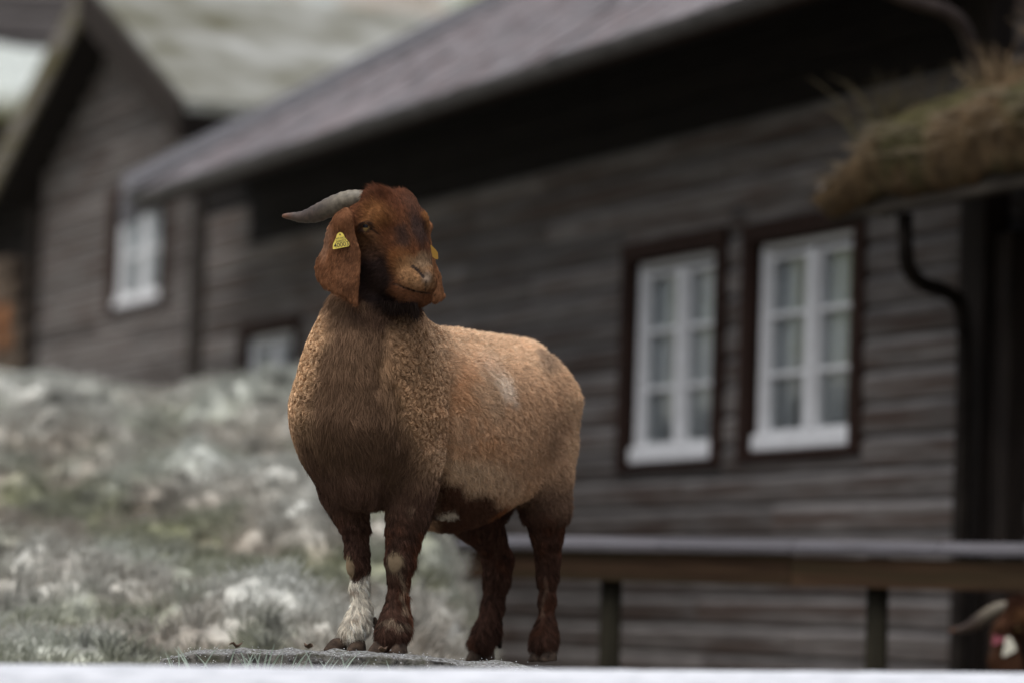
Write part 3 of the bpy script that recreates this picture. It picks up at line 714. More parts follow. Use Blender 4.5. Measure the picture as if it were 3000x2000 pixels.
VOX = 0.0034
class Field:
    def __init__(s, lo, hi):
        s.lo = np.array(lo); s.n = np.ceil((np.array(hi) - s.lo) / VOX).astype(int) + 1
        s.v = np.full(s.n, 0.06, np.float32)
        s.ax = [s.lo[i] + VOX * np.arange(s.n[i], dtype=np.float32) for i in range(3)]
    def win(s, lo, hi, pad):
        a = np.maximum(np.floor((lo - pad - s.lo) / VOX).astype(int), 0)
        b = np.minimum(np.ceil((hi + pad - s.lo) / VOX).astype(int) + 1, s.n)
        sl = tuple(slice(a[i], b[i]) for i in range(3))
        X = s.ax[0][sl[0]][:, None, None]; Y = s.ax[1][sl[1]][None, :, None]; Z = s.ax[2][sl[2]][None, None, :]
        return sl, X, Y, Z
    def join(s, sl, d, k):
        v = s.v[sl]
        h = np.maximum(k - np.abs(v - d), 0) / k
        s.v[sl] = np.minimum(v, d) - h * h * k * 0.25
    def cut(s, sl, d, k):
        v = s.v[sl]; d = -d
        h = np.maximum(k - np.abs(v - d), 0) / k
        s.v[sl] = np.maximum(v, d) + h * h * k * 0.25
    def cone(s, a, b, ra, rb, k, sub=False):
        a = np.asarray(a, np.float32); b = np.asarray(b, np.float32); rm = max(ra, rb)
        sl, X, Y, Z = s.win(np.minimum(a, b) - rm, np.maximum(a, b) + rm, k + 0.012)
        ab = b - a; L2 = float(ab @ ab) + 1e-12
        t = np.clip(((X - a[0]) * ab[0] + (Y - a[1]) * ab[1] + (Z - a[2]) * ab[2]) / L2, 0, 1)
        d = np.sqrt((X - a[0] - t * ab[0]) ** 2 + (Y - a[1] - t * ab[1]) ** 2 + (Z - a[2] - t * ab[2]) ** 2) - (ra + (rb - ra) * t)
        (s.cut if sub else s.join)(sl, d.astype(np.float32), k)
    def ell(s, c, fr, rad, k, sub=False):
        c = np.asarray(c, np.float32); rad = np.asarray(rad, np.float32)
        ext = np.sqrt(((fr * rad[:, None]) ** 2).sum(0))
        sl, X, Y, Z = s.win(c - ext, c + ext, k + 0.012)
        q = [((X - c[0]) * fr[i, 0] + (Y - c[1]) * fr[i, 1] + (Z - c[2]) * fr[i, 2]) / rad[i] for i in range(3)]
        k0 = np.sqrt(q[0] ** 2 + q[1] ** 2 + q[2] ** 2)
        k1 = np.sqrt((q[0] / rad[0]) ** 2 + (q[1] / rad[1]) ** 2 + (q[2] / rad[2]) ** 2) + 1e-9
        d = np.where(k0 < 0.05, -rad.min(), k0 * (k0 - 1) / k1)
        (s.cut if sub else s.join)(sl, d.astype(np.float32), k)
    def chain(s, pts, k, sub=False):
        """pts: (x,y,t,r) in sculpt units"""
        for p, q in zip(pts[:-1], pts[1:]):
            s.cone(P3(*p[:3]), P3(*q[:3]), RR(p[3], p[2]), RR(q[3], q[2]), RR(k, p[2]), sub)
    def top(s, x, y):
        """nearness of the surface seen at (x, y)"""
        for t in np.arange(500, -840, -5.0):
            i = np.round((P3(x, y, t) - s.lo) / VOX).astype(int)
            if (i >= 0).all() and (i < s.n).all() and s.v[tuple(i)] < 0: return float(t)
        return 0.0
    def leaf(s, poly, tfun, th, k):
        """ear: an outline with a curved mid-surface tfun(x,y) and a thickness that thins to the rim"""
        pl = np.array(poly, float); tm = float(np.mean([tfun(x, y) for x, y in pl]))
        Q = np.array([P3(x, y, tfun(x, y)) for x, y in pl])
        sl, X, Y, Z = s.win(Q.min(0), Q.max(0), 0.03)
        d_ = -Z
        x = (X / d_) * FP + 1500; y = 1000 - (Y / d_) * FP; t = (7.9 - d_) / SC
        x = np.broadcast_to(x, np.broadcast_shapes(x.shape, y.shape)); y = np.broadcast_to(y, x.shape); t = np.broadcast_to(t, x.shape)
        dist = np.full(x.shape, 1e9); ins = np.zeros(x.shape, bool); n = len(pl)
        for i in range(n):
            a, b = pl[i], pl[(i + 1) % n]; e = b - a
            u = np.clip(((x - a[0]) * e[0] + (y - a[1]) * e[1]) / (e @ e), 0, 1)
            dist = np.minimum(dist, np.hypot(x - a[0] - u * e[0], y - a[1] - u * e[1]))
            c1 = (a[1] > y) != (b[1] > y)
            with np.errstate(divide='ignore', invalid='ignore'):
                xi = a[0] + (y - a[1]) * e[0] / (e[1] if abs(e[1]) > 1e-9 else 1e-9)
            ins ^= c1 & (x < xi)
        d2 = np.where(ins, -dist, dist)
        thl = th * (0.45 + 0.55 * np.clip(-d2 / 30, 0, 1))
        dz = np.abs(t - tfun(x, y)) * 0.93 - thl
        rr = 4.0
        w = np.stack([d2 + rr, dz + rr]); d = np.minimum(w.max(0), 0) + np.sqrt((np.maximum(w, 0) ** 2).sum(0)) - rr
        s.join(sl, (d * SC * 0.97).astype(np.float32), k * SC)

def sculpt():
    lo = P3(800, 1990, 0); hi = P3(1760, 505, 0)
    F = Field((lo[0], lo[1], P3(1500, 1200, -860)[2]), (hi[0], hi[1], P3(1500, 1200, 520)[2]))
    # torso ------------------------------------------------------
    F.ell(P3(1076, 1215, 95), BODYF, (RR(215, 95), RR(244, 95), RR(268, 95)), RR(60, 0))          # chest
    F.ell(P3(1180, 1215, -20), BODYF, (RR(230, 0), RR(225, 0), RR(252, 0)), RR(60, 0))            # withers
    F.ell(P3(1300, 1262, -215), BODYF, (RR(330, -215), RR(262, -215), RR(302, -215)), RR(90, 0))  # barrel
    F.ell(P3(1425, 1222, -410), BODYF, (RR(250, -410), RR(222, -410), RR(236, -410)), RR(80, 0))  # loin
    F.ell(P3(1502, 1218, -540), BODYF, (RR(170, -540), RR(165, -540), RR(216, -540)), RR(80, 0))  # rump
    F.cone(P3(1300, 1012, -130), P3(1545, 1042, -600), RR(45, -130), RR(40, -600), RR(70, 0))     # spine
    F.ell(P3(1552, 1050, -560), BODYF, (RR(60, -560), RR(46, -560), RR(36, -560)), RR(60, 0))     # hip bone
    F.ell(P3(1330, 1418, -260), BODYF, (RR(260, -260), RR(190, -260), RR(112, -260)), RR(60, 0))  # belly
    F.ell(P3(1075, 1400, 140), BODYF, (RR(120, 140), RR(110, 140), RR(105, 140)), RR(60, 0))      # brisket
    # shoulders
    F.ell(P3(1222, 1230, 150), BODYF, (RR(110, 150), RR(85, 150), RR(190, 150)), RR(28, 0))
    F.ell(P3(958, 1225, 10), BODYF, (RR(110, 0), RR(85, 0), RR(165, 0)), RR(40, 0))
    # neck
    F.chain([(1092, 740, 150, 100), (1092, 850, 155, 120), (1086, 940, 152, 146), (1086, 1010, 142, 172), (1082, 1075, 130, 205), (1078, 1190, 110, 236)], 30)
    F.chain([(1100, 930, 60, 120), (1185, 1050, -30, 130)], 80)                                   # crest of the neck into the withers
    F.v += RR(17, 0)                                                                              # room for the fleece
    # front legs (white stockinged right, dark left)
    F.chain([(985, 1330, 25, 88), (1007, 1440, 32, 60), (1024, 1490, 40, 50), (1042, 1560, 48, 38), (1046, 1620, 58, 35), (1052, 1665, 62, 30),
             (1054, 1720, 62, 28), (1058, 1785, 66, 32), (1048, 1822, 82, 37), (1030, 1848, 98, 36)], 26)
    F.chain([(1204, 1330, 148, 92), (1206, 1420, 146, 68), (1196, 1500, 146, 56), (1180, 1575, 148, 48), (1170, 1640, 154, 41), (1166, 1690, 152, 30),
             (1163, 1750, 146, 28), (1158, 1800, 148, 38), (1153, 1838, 164, 45), (1146, 1858, 176, 43)], 26)
    F.ell(P3(1162, 1645, 182), np.eye(3), (RR(26, 150), RR(36, 150), RR(16, 150)), RR(12, 0))      # knee callus
    F.ell(P3(1026, 1655, 88), np.eye(3), (RR(18, 60), RR(36, 60), RR(16, 60)), RR(12, 0))
    # hind legs
    F.chain([(1470, 1240, -650, 130), (1410, 1430, -575, 100), (1400, 1520, -545, 72), (1436, 1580, -580, 44), (1459, 1640, -622, 42), (1455, 1700, -618, 37),
             (1443, 1780, -604, 31), (1430, 1840, -590, 34), (1410, 1880, -565, 38)], 34)
    F.cone(P3(1476, 1632, -640), P3(1478, 1655, -646), RR(22, -600), RR(20, -600), RR(18, 0))
    F.chain([(1575, 1200, -505, 128), (1592, 1300, -480, 84), (1590, 1400, -450, 76), (1598, 1490, -450, 66), (1603, 1570, -476, 44), (1605, 1635, -500, 34),
             (1604, 1690, -500, 29), (1603, 1760, -494, 22), (1600, 1830, -484, 25), (1594, 1872, -470, 33), (1590, 1890, -455, 35)], 34)
    F.ell(P3(1590, 1250, -470), BODYF, (RR(116, -470), RR(62, -470), RR(205, -470)), RR(50, 0))    # thigh
    F.chain([(1560, 1420, -400, 45), (1520, 1400, -330, 50)], 40)                                  # flank fold
    F.chain([(1560, 1085, -680, 30), (1572, 1150, -715, 24), (1572, 1210, -720, 14)], 30)          # tail
    F.chain([(1345, 1528, -250, 22), (1290, 1532, -160, 20)], 30)
    F.v[:, :int((P3(1500, 1545, 0)[1] - F.lo[1]) / VOX), :] += RR(5, 0)                          # room for the leg hair
    # folds of the neck and the crease behind the shoulder
    for pts, r, k in (([(972, 900), (962, 960), (948, 1030), (936, 1090)], 15, 14), ([(990, 915), (978, 1000), (965, 1060)], 9, 10), ([(1122, 985), (1114, 1060), (1106, 1130)], 13, 14),
                      ([(1148, 1130), (1168, 1200), (1160, 1280)], 11, 14), ([(1330, 1110), (1328, 1200), (1318, 1310), (1302, 1400), (1282, 1470)], 17, 22), ([(1130, 1380), (1128, 1430), (1118, 1480)], 16, 24)):
        F.chain([(x, y, F.top(x, y) + r * 0.25, r) for x, y in pts], k, True)
    # head -------------------------------------------------------
    hs = HS
    F.ell(H(-45, 0, -100), HEADF, (95 * hs, 104 * hs, 98 * hs), 30 * hs)
    F.ell(H(-92, 56, -54), HEADF, (42 * hs, 44 * hs, 38 * hs), 36 * hs)
    F.ell(H(-88, -46, -50), HEADF, (40 * hs, 34 * hs, 38 * hs), 26 * hs)
    F.ell(H(-62, 96, -112), HEADF, (50 * hs, 26 * hs, 40 * hs), 26 * hs)
    F.cone(H(-25, 0, -62), H(92, 0, -54), 64 * hs, 55 * hs, 30 * hs)
    F.cone(H(92, 0, -54), H(168, 0, -50), 55 * hs, 50 * hs, 20 * hs)
    F.ell(H(50, 0, -50), HEADF, (90 * hs, 48 * hs, 58 * hs), 24 * hs)
    for s in (1, -1):
        F.ell(H(-28, (80 if s > 0 else 74) * s, -40), HEADF, (34 * hs, (30 if s > 0 else 26) * hs, 28 * hs), 22 * hs)                    # brow
        F.ell(H(58, 44 * s, -122), HEADF, (98 * hs, 46 * hs, 78 * hs), 30 * hs)                    # cheek
        F.cone(H(35, 56 * s, -160), H(185, 18 * s, -100), 48 * hs, 32 * hs, 34 * hs)               # jaw
        F.cone(H(10, 84 * s, -60), H(90, 50 * s, -70), 24 * hs, 26 * hs, 26 * hs)                  # cheekbone
    F.cone(H(-50, 0, -150), H(80, 0, -185), 85 * hs, 60 * hs, 40 * hs)                             # throat
    F.cone(H(60, 0, -190), H(150, 0, -140), 50 * hs, 34 * hs, 30 * hs)
    F.ell(H(174, 8, -42), HEADF, (42 * hs, 42 * hs, 42 * hs), 20 * hs)                             # muzzle
    for s in (1, -1):
        F.ell(H(192, 18 * s + 5, -36), HEADF, (23 * hs, 21 * hs, 22 * hs), 12 * hs)
        F.ell(H(164, 46 if s > 0 else -34, -58), HEADF, (34 * hs, 16 * hs, 26 * hs), 16 * hs)
        F.ell(H(219, 12 * s, -62), HEADF, (19 * hs, 20 * hs, 19 * hs), 10 * hs)                    # lower lip
    F.cone(H(170, 0, -100), H(212, 0, -76), 38 * hs, 27 * hs, 14 * hs)
    for s in (1, -1):
        F.cone(H(166, 44 if s > 0 else -34, -100), H(206, 24 if s > 0 else -16, -70), 18 * hs, 15 * hs, 14 * hs)
    F.ell(H(168, 0, -12), HEADF, (28 * hs, 36 * hs, 15 * hs), 12 * hs)                             # nose pad
    # nostrils, mouth, eyes
    MU = (0.76 * AX + 0.65 * DO); MN = (0.65 * AX - 0.76 * DO)
    F.ell(H(184, 14, -64), np.stack([MU, LA, MN]), (47 * hs, 47 * hs, 3.4 * hs), 4 * hs, True)
    for s in (1, -1):
        F.cone(H(144, 42 * s, -10), H(162, 37 * s, -4), 8 * hs, 11 * hs, 8 * hs, True)
        F.cone(H(164, 36 * s, -2), H(188, 14 * s, 4), 9 * hs, 6 * hs, 8 * hs, True)
        F.cone(H(200, 0, 2), H(222, 0, -26), 5 * hs, 4 * hs, 6 * hs, True)
        e = H(-18, 100 * s, -70); EF = np.stack([0.88 * DO + 0.47 * AX, 0.47 * DO - 0.88 * AX, LA * s])
        F.ell(e, EF, (33 * hs, 24 * hs, 20 * hs), 12 * hs)
        F.cone(e - 20 * hs * EF[0] + 9 * hs * EF[1] + 15 * hs * LA * s, e + 18 * hs * EF[0] + 10 * hs * EF[1] + 15 * hs * LA * s, 6 * hs, 6 * hs, 8 * hs)
        F.ell(e + LA * s * 20 * hs - 1.5 * hs * EF[1], EF, (20 * hs, 9.5 * hs, 15 * hs), 4 * hs, True)
        F.cone(e + 24 * hs * EF[0] - 5 * hs * EF[1] + 12 * hs * LA * s, e + 44 * hs * EF[0] - 24 * hs * EF[1] + 2 * hs * LA * s, 4 * hs, 3 * hs, 8 * hs, True)
    # ears
    ear = [(1018, 606), (984, 632), (960, 664), (950, 701), (946, 727), (927, 758), (921, 780), (924, 812), (947, 842), (982, 860), (1016, 876), (1048, 899),
           (1053, 830), (1058, 744), (1042, 689), (1034, 655)]
    F.leaf(ear, lambda x, y: 318 + 0.45 * (x - 1050) - 0.0016 * (x - 1000) ** 2 + 0.05 * (y - 650), 11, 14)
    F.cone(H(-62, 108, -128), P3(1010, 650, 292), 34 * hs, 26 * hs, 26 * hs)
    ear2 = [(1225, 640), (1262, 700), (1272, 740), (1279, 775), (1293, 807), (1299, 850), (1307, 864), (1297, 880), (1279, 888), (1252, 884), (1225, 860), (1212, 760)]
    F.leaf(ear2, lambda x, y: 96 - 0.7 * (x - 1240) - 0.003 * (x - 1260) ** 2 + 0.05 * (y - 650), 11, 14)
    F.cone(H(-62, -104, -128), P3(1236, 668, 160), 30 * hs, 22 * hs, 26 * hs)
    return F

def surface(F):
    v = F.v; h = VOX; n = np.array(v.shape)
    neg = v < 0
    s = [neg[a:n[0] - 1 + a, b:n[1] - 1 + b, c:n[2] - 1 + c] for a in (0, 1) for b in (0, 1) for c in (0, 1)]
    cnt = sum(q.astype(np.int8) for q in s)
    cells = np.argwhere((cnt > 0) & (cnt < 8))
    idx = -np.ones(n - 1, np.int32); idx[tuple(cells.T)] = np.arange(len(cells))
    corners = [(a, b, c) for a in (0, 1) for b in (0, 1) for c in (0, 1)]
    val = np.stack([v[cells[:, 0] + a, cells[:, 1] + b, cells[:, 2] + c] for a, b, c in corners], 1)
    acc = np.zeros((len(cells), 3)); num = np.zeros(len(cells))
    for i in range(8):
        for j in range(i + 1, 8):
            ci, cj = np.array(corners[i]), np.array(corners[j])
            if abs(ci - cj).sum() != 1: continue
            a, b = val[:, i], val[:, j]; m = (a < 0) != (b < 0)
            t = a[m] / (a[m] - b[m])
            acc[m] += ci + (cj - ci) * t[:, None]; num[m] += 1
    V = F.lo + (cells + acc / num[:, None]) * h
    quads = []
    for ax in range(3):
        o1, o2 = [(1, 2), (2, 0), (0, 1)][ax]
        sl0 = [slice(1, n[i] - 1) for i in range(3)]; sl1 = [slice(1, n[i] - 1) for i in range(3)]
        sl0[ax] = slice(0, n[ax] - 1); sl1[ax] = slice(1, n[ax])
        a = neg[tuple(sl0)]; b = neg[tuple(sl1)]
        E_ = np.argwhere(a != b); flip = a[tuple(E_.T)]
        off = np.ones(3, int); off[ax] = 0
        c = E_ + off
        d1 = np.zeros(3, int); d1[o1] = 1; d2 = np.zeros(3, int); d2[o2] = 1
        q = np.stack([idx[tuple((c - d1 - d2).T)], idx[tuple((c - d2).T)], idx[tuple(c.T)], idx[tuple((c - d1).T)]], 1)
        q[~flip] = q[~flip][:, ::-1]
        quads.append(q)
    Q = np.concatenate(quads)
    ok = (Q >= 0).all(1); Q = Q[ok]
    # keep the main body only
    par = np.arange(len(V))
    for _ in range(60):
        m = par[Q].min(1); new = par.copy()
        for k in range(4):
            np.minimum.at(new, Q[:, k], m); np.minimum.at(new, par[Q[:, k]], m)
        new = new[new]; new = new[new]
        if (new == par).all(): break
        par = new
    lab, c = np.unique(par, return_counts=True); keep = par == lab[c.argmax()]
    re = np.cumsum(keep) - 1; Q = re[Q[keep[Q[:, 0]]]]; V = V[keep]
    return V, Q

def vnormals(V, Q):
    d1 = V[Q[:, 2]] - V[Q[:, 0]]; d2 = V[Q[:, 3]] - V[Q[:, 1]]; nf = np.cross(d1, d2)
    N = np.zeros_like(V)
    for k in range(4): np.add.at(N, Q[:, k], nf)
    return N / (np.linalg.norm(N, axis=1, keepdims=True) + 1e-12), nf

def cam2world(V): return EYE + V[:, :1] * CR + V[:, 1:2] * CU + V[:, 2:3] * CB

import time as _t
_t0 = _t.time()
GF = sculpt(); GV, GQ = surface(GF)
for _ in range(2):      # a little smoothing
    S_ = np.zeros_like(GV); C_ = np.zeros(len(GV))
    for k in range(4):
        np.add.at(S_, GQ[:, k], GV[GQ[:, (k + 1) % 4]]); np.add.at(C_, GQ[:, k], 1)
        np.add.at(S_, GQ[:, k], GV[GQ[:, (k + 3) % 4]]); np.add.at(C_, GQ[:, k], 1)
    GV = GV * 0.6 + 0.4 * S_ / C_[:, None]
GN, GNF = vnormals(GV, GQ)
print('goat surface', len(GV), len(GQ), round(_t.time() - _t0, 1), 's')
# ------------------------------------------------------------------ coat colours (markings; the back also carries some sky light)
def blob(px, py, cx, cy, rx, ry, soft=0.5, ang=0.0):
    c, s_ = math.cos(ang), math.sin(ang); dx, dy = px - cx, py - cy
    d = np.sqrt(((dx * c + dy * s_) / rx) ** 2 + ((-dx * s_ + dy * c) / ry) ** 2)
    return sstep(1 + soft, 1 - soft, d)
def segd(px, py, pts):
    d = np.full(px.shape, 1e9)
    for (x0, y0), (x1, y1) in zip(pts[:-1], pts[1:]):
        ex, ey = x1 - x0, y1 - y0; u = np.clip(((px - x0) * ex + (py - y0) * ey) / (ex * ex + ey * ey), 0, 1)
        d = np.minimum(d, np.hypot(px - x0 - u * ex, py - y0 - u * ey))
    return d

def head_mask(px, py, t):
    yb = np.interp(px, [900, 946, 1048, 1060, 1110, 1150, 1230, 1320], [838, 841, 901, 880, 886, 905, 912, 905])
    return sstep(6, -6, py - yb)
def ear_mask(px, py, t):
    a = np.interp(py, [600, 655, 690, 744, 830, 905], [1022, 1034, 1042, 1058, 1053, 1050])
    r = (px < a + 1) & (py < 902) & (py > 600) & (t > 120)
    l = (px > 1215) & (t < 215) & (py > 640) & (py < 892)
    return (r | l).astype(float)

def coat(V, N):
    px, py, t = pix(V); n = len(V)
    wob = (fbm(V, 22, 3, 3) - 0.5); wob2 = (fbm(V, 60, 3, 9) - 0.5)
    C = np.tile(np.array([0.455, 0.285, 0.172]), (n, 1))
    def put(col, m):
        nonlocal C
        C = C * (1 - m[:, None]) + np.array(col) * m[:, None]
    x = px + wob * 70; y = py + wob * 70
    # body
    put((0.68, 0.485, 0.325), sstep(1190, 985, y) * sstep(1180, 1300, x))  # pale tan back, part of it sky light put into the colour
    put((0.52, 0.27, 0.13), 0.6 * blob(x, y, 1400, 1190, 110, 130, 0.6) * sstep(0.42, 0.6, fbm(V, 14, 3, 21)))
    put((0.44, 0.31, 0.205), 0.7 * blob(x, y, 1440, 1160, 60, 60, 0.6))
    put((0.58, 0.43, 0.29), 0.6 * blob(x, y, 1385, 1385, 110, 48, 0.6, 0.25))
    put((0.25, 0.16, 0.105), 0.5 * blob(x, y, 1650, 1290, 48, 130, 0.7))
    put((0.16, 0.11, 0.08), 0.6 * blob(x, y, 1600, 1060, 30, 26, 0.6, 0.8))
    put((0.56, 0.38, 0.24), 0.7 * blob(x, y, 1690, 1250, 26, 190, 0.6))
    put((0.86, 0.78, 0.68), 0.45 * blob(px + wob2 * 40, py + wob2 * 40, 1480, 1138, 18, 44, 0.7, -0.25))
    put((0.74, 0.62, 0.5), 0.4 * blob(px + wob2 * 40, py, 1440, 1085, 26, 60, 0.7, -0.6))
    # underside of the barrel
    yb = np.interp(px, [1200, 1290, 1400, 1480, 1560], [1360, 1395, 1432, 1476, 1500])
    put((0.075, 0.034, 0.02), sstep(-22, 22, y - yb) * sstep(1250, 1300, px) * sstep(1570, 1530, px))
    put((0.24, 0.085, 0.03), 0.8 * blob(x, y, 1492, 1512, 46, 34, 0.6, -0.4))
    put((0.60, 0.52, 0.42), sstep(13, 5, segd(px, py + wob2 * 26, [(1245, 1500), (1290, 1508), (1332, 1498)])))
    put((0.55, 0.48, 0.40), sstep(16, 8, segd(px, py + wob2 * 20, [(1100, 1485), (1150, 1518)])) * (t < 60))
    # neck and chest front
    put((0.33, 0.20, 0.11), 0.8 * blob(x, y, 1190, 1100, 120, 210, 0.5))
    put((0.55, 0.36, 0.21), 0.8 * blob(x, y, 905, 1080, 70, 210, 0.4))
    cx = np.interp(py, [860, 1000, 1150, 1300, 1450], [1060, 1040, 1020, 1040, 1060]); hw = np.interp(py, [860, 950, 1080, 1200, 1300, 1400], [105, 85, 105, 135, 165, 190])
    m = sstep(1.35, 0.65, np.abs(x - cx) / hw) * sstep(1500, 1440, py) * (t > 0)
    put((0.15, 0.09, 0.055), m * 0.95)
    put((0.10, 0.058, 0.037), m * sstep(1040, 1400, y + 0.2 * (x - 1000)) * 0.95)
    put((0.05, 0.027, 0.018), 0.85 * blob(x, y, 1110, 915, 100, 42, 0.5))
    # legs
    lf = sstep(1375, 1480, y + 0.25 * np.abs(px - 1200)) * sstep(1300, 1265, px) * (t > -60)
    put((0.095, 0.052, 0.036), lf)
    put((0.056, 0.028, 0.019), sstep(1440, 1560, y) * sstep(1300, 1265, px) * (t > -60) * 0.9)
    lh = sstep(1400, 1560, y + 0.35 * (px - 1600) * -1) * (t < -330) * sstep(1340, 1360, px)
    put((0.13, 0.08, 0.055), sstep(1340, 1480, y) * (t < -330) * sstep(1520, 1545, px) * 0.85)
    put((0.062, 0.030, 0.020), lh)
    put((0.085, 0.032, 0.017), 0.6 * sstep(0.5, 0.72, fbm(V, 30, 3, 5)) * sstep(1480, 1560, py))
    put((0.11, 0.04, 0.02), 0.7 * sstep(18, 6, np.abs(px - np.interp(py, [1560, 1640, 1720, 1900], [1232, 1210, 1194, 1205]))) * (py > 1540) * (px < 1300))
    put((0.26, 0.19, 0.13), 0.6 * sstep(10, 4, segd(px + wob2 * 30, py, [(1175, 1680), (1182, 1720), (1176, 1790)])) * (t > 0))
    put((0.22, 0.17, 0.12), 0.6 * blob(px + wob2 * 40, py + wob2 * 30, 1156, 1822, 32, 9, 0.6) * (t > 100))
    put((0.2, 0.13, 0.09), 0.5 * sstep(6, 2, segd(px + wob2 * 20, py, [(1598, 1690), (1592, 1800)])))
    put((0.17, 0.11, 0.075), 0.7 * blob(px, py, 1205, 1485, 14, 12, 0.5) * (t > 80))
    # white stocking on the right fore leg
    edge = 1672 + 26 * np.sin((px - 1012) / 22.0) + wob2 * 40
    so = sstep(-9, 9, py - edge) * (px < np.interp(py, [1500, 1750, 1790, 1850, 1920], [1092, 1096, 1100, 1097, 1085])) * (t < 135) * (t > 0)
    put((0.66, 0.60, 0.50), so)
    put((0.34, 0.27, 0.2), so * 0.7 * (blob(px, py, 1040, 1812, 14, 9, 0.6) + blob(px, py, 1010, 1862, 9, 22, 0.5) + blob(px, py, 1062, 1872, 30, 12, 0.6)).clip(0, 1))
    put((0.2, 0.15, 0.11), so * 0.8 * sstep(0.68, 0.76, fbm(V, 70, 2, 31)))
    # knee calluses
    cal = (0.55 + 0.9 * fbm(V * np.array([1, 3, 1]), 170, 3, 61))
    put((0.05, 0.032, 0.022), blob(px, py, 1157, 1645, 27, 39, 0.2) * (t > 150) * 0.7)
    put((0.20, 0.145, 0.09), np.clip(cal, 0, 1) * blob(px + wob2 * 14, py + wob2 * 14, 1157, 1645, 22, 33, 0.2) * (t > 150))
    put((0.23, 0.165, 0.10), blob(px, py, 1022, 1655, 15, 36, 0.2, -0.2) * (t > 60) * (px < 1045))
    # head
    hm = head_mask(px, py, t); em = ear_mask(px, py, t); hx = px + wob2 * 26; hy = py + wob2 * 26
    K = C.copy(); C = np.tile(np.array([0.125, 0.048, 0.021]), (n, 1))
    put((0.105, 0.038, 0.018), blob(hx, hy, 1130, 580, 90, 50, 0.6))
    put((0.085, 0.04, 0.026), 0.7 * blob(hx, hy, 1215, 600, 28, 40, 0.6, -0.6))
    put((0.20, 0.086, 0.03), 0.9 * blob(hx, hy, 1100, 632, 44, 40, 0.6))
    put((0.23, 0.10, 0.035), 0.9 * blob(hx, hy, 1253, 645, 14, 40, 0.5))
    put((0.155, 0.075, 0.036), 0.8 * blob(hx, hy, 1075, 700, 40, 28, 0.6))
    put((0.03, 0.019, 0.017), 0.9 * blob(hx, hy, 1228, 680, 20, 60, 0.6, -0.35))
    put((0.035, 0.02, 0.016), 0.85 * blob(hx, hy, 1183, 705, 26, 32, 0.6))
    put((0.03, 0.018, 0.015), 0.7 * blob(hx, hy, 1180, 672, 12, 20, 0.7, 0.6))
    put((0.20, 0.082, 0.03), 0.9 * blob(hx, hy, 1172, 765, 40, 36, 0.6, 0.6))
    ck = sstep(1.25, 0.75, np.sqrt(((hx - 1093) / 56) ** 2 + ((hy - 815) / 90) ** 2))
    put((0.022, 0.014, 0.013), 0.95 * ck)
    put((0.022, 0.014, 0.013), 0.95 * blob(hx, hy, 1150, 888, 75, 30, 0.45, 0.12))
    put((0.10, 0.05, 0.028), 0.6 * blob(hx, hy, 1090, 735, 40, 22, 0.6))
    put((0.24, 0.128, 0.06), 0.95 * blob(hx, hy, 1218, 798, 56, 46, 0.4))
    put((0.175, 0.115, 0.07), 0.85 * blob(hx, hy, 1238, 768, 32, 22, 0.6))
    put((0.29, 0.165, 0.085), 0.7 * blob(hx, hy, 1245, 840, 34, 16, 0.6))
    put((0.15, 0.062, 0.03), 0.95 * blob(hx, hy, 1195, 868, 48, 17, 0.4, 0.25))
    put((0.27, 0.21, 0.16), 0.7 * blob(px, py, 1250, 815, 14, 18, 0.6))
    put((0.04, 0.026, 0.02), 0.75 * sstep(5, 2, segd(px, py, [(1159, 832), (1188, 845), (1222, 855), (1258, 860)])))
    put((0.02, 0.014, 0.012), sstep(7, 3, segd(px, py, [(1209, 781), (1224, 792), (1240, 811)])))
    put((0.035, 0.02, 0.015), 0.9 * sstep(6, 2, np.abs(np.hypot((px - 1074) / 1.6, py - 666) - 12)) * sstep(30, 26, np.hypot(px - 1074, py - 666)))
    put((0.04, 0.02, 0.014), 0.8 * sstep(5, 1, segd(px, py, [(1088, 668), (1102, 680), (1112, 690)])))
    put((0.03, 0.02, 0.016), 0.8 * sstep(3.5, 1, segd(px, py, [(1249, 822), (1246, 834), (1246, 852)])))
    C1 = C * 0.88; C = np.tile(np.array([0.15, 0.064, 0.03]), (n, 1))
    put((0.085, 0.038, 0.02), 0.75 * blob(hx, hy, 1022, 790, 26, 90, 0.7, 0.1))
    put((0.20, 0.09, 0.045), 0.8 * sstep(0.5, 0.7, fbm(V, 40, 3, 13)))
    put((0.23, 0.105, 0.05), 0.95 * (px > 1200))
    put((0.24, 0.135, 0.085), 0.7 * blob(hx, hy, 950, 705, 18, 45, 0.6, 0.2))
    C1 = C1 * (1 - em[:, None]) + C * em[:, None]
    C = K * (1 - hm[:, None]) + C1 * hm[:, None]
    br = 1 + 0.28 * wob2 + 0.35 * (fbm(V, 130, 2, 17) - 0.5)
    return np.clip(C * br[:, None], 0.004, 0.9)

# ------------------------------------------------------------------ strands
def sample(V, Q, N, NF, dens):
    """roots on the surface; dens(V) strands per square metre"""
    ar = np.linalg.norm(NF, axis=1) * 0.5; ctr = V[Q].mean(1)
    w = ar * dens(ctr, N[Q].mean(1)); cnt = rng.poisson(w)
    fi = np.repeat(np.arange(len(Q)), cnt); u = rng.random((len(fi), 2))
    q = Q[fi]; a, b = u[:, :1], u[:, 1:]
    P = V[q[:, 0]] * (1 - a) * (1 - b) + V[q[:, 1]] * a * (1 - b) + V[q[:, 2]] * a * b + V[q[:, 3]] * (1 - a) * b
    Nn = N[q[:, 0]] * (1 - a) * (1 - b) + N[q[:, 1]] * a * (1 - b) + N[q[:, 2]] * a * b + N[q[:, 3]] * (1 - a) * b
    return P, Nn / np.linalg.norm(Nn, axis=1, keepdims=True)

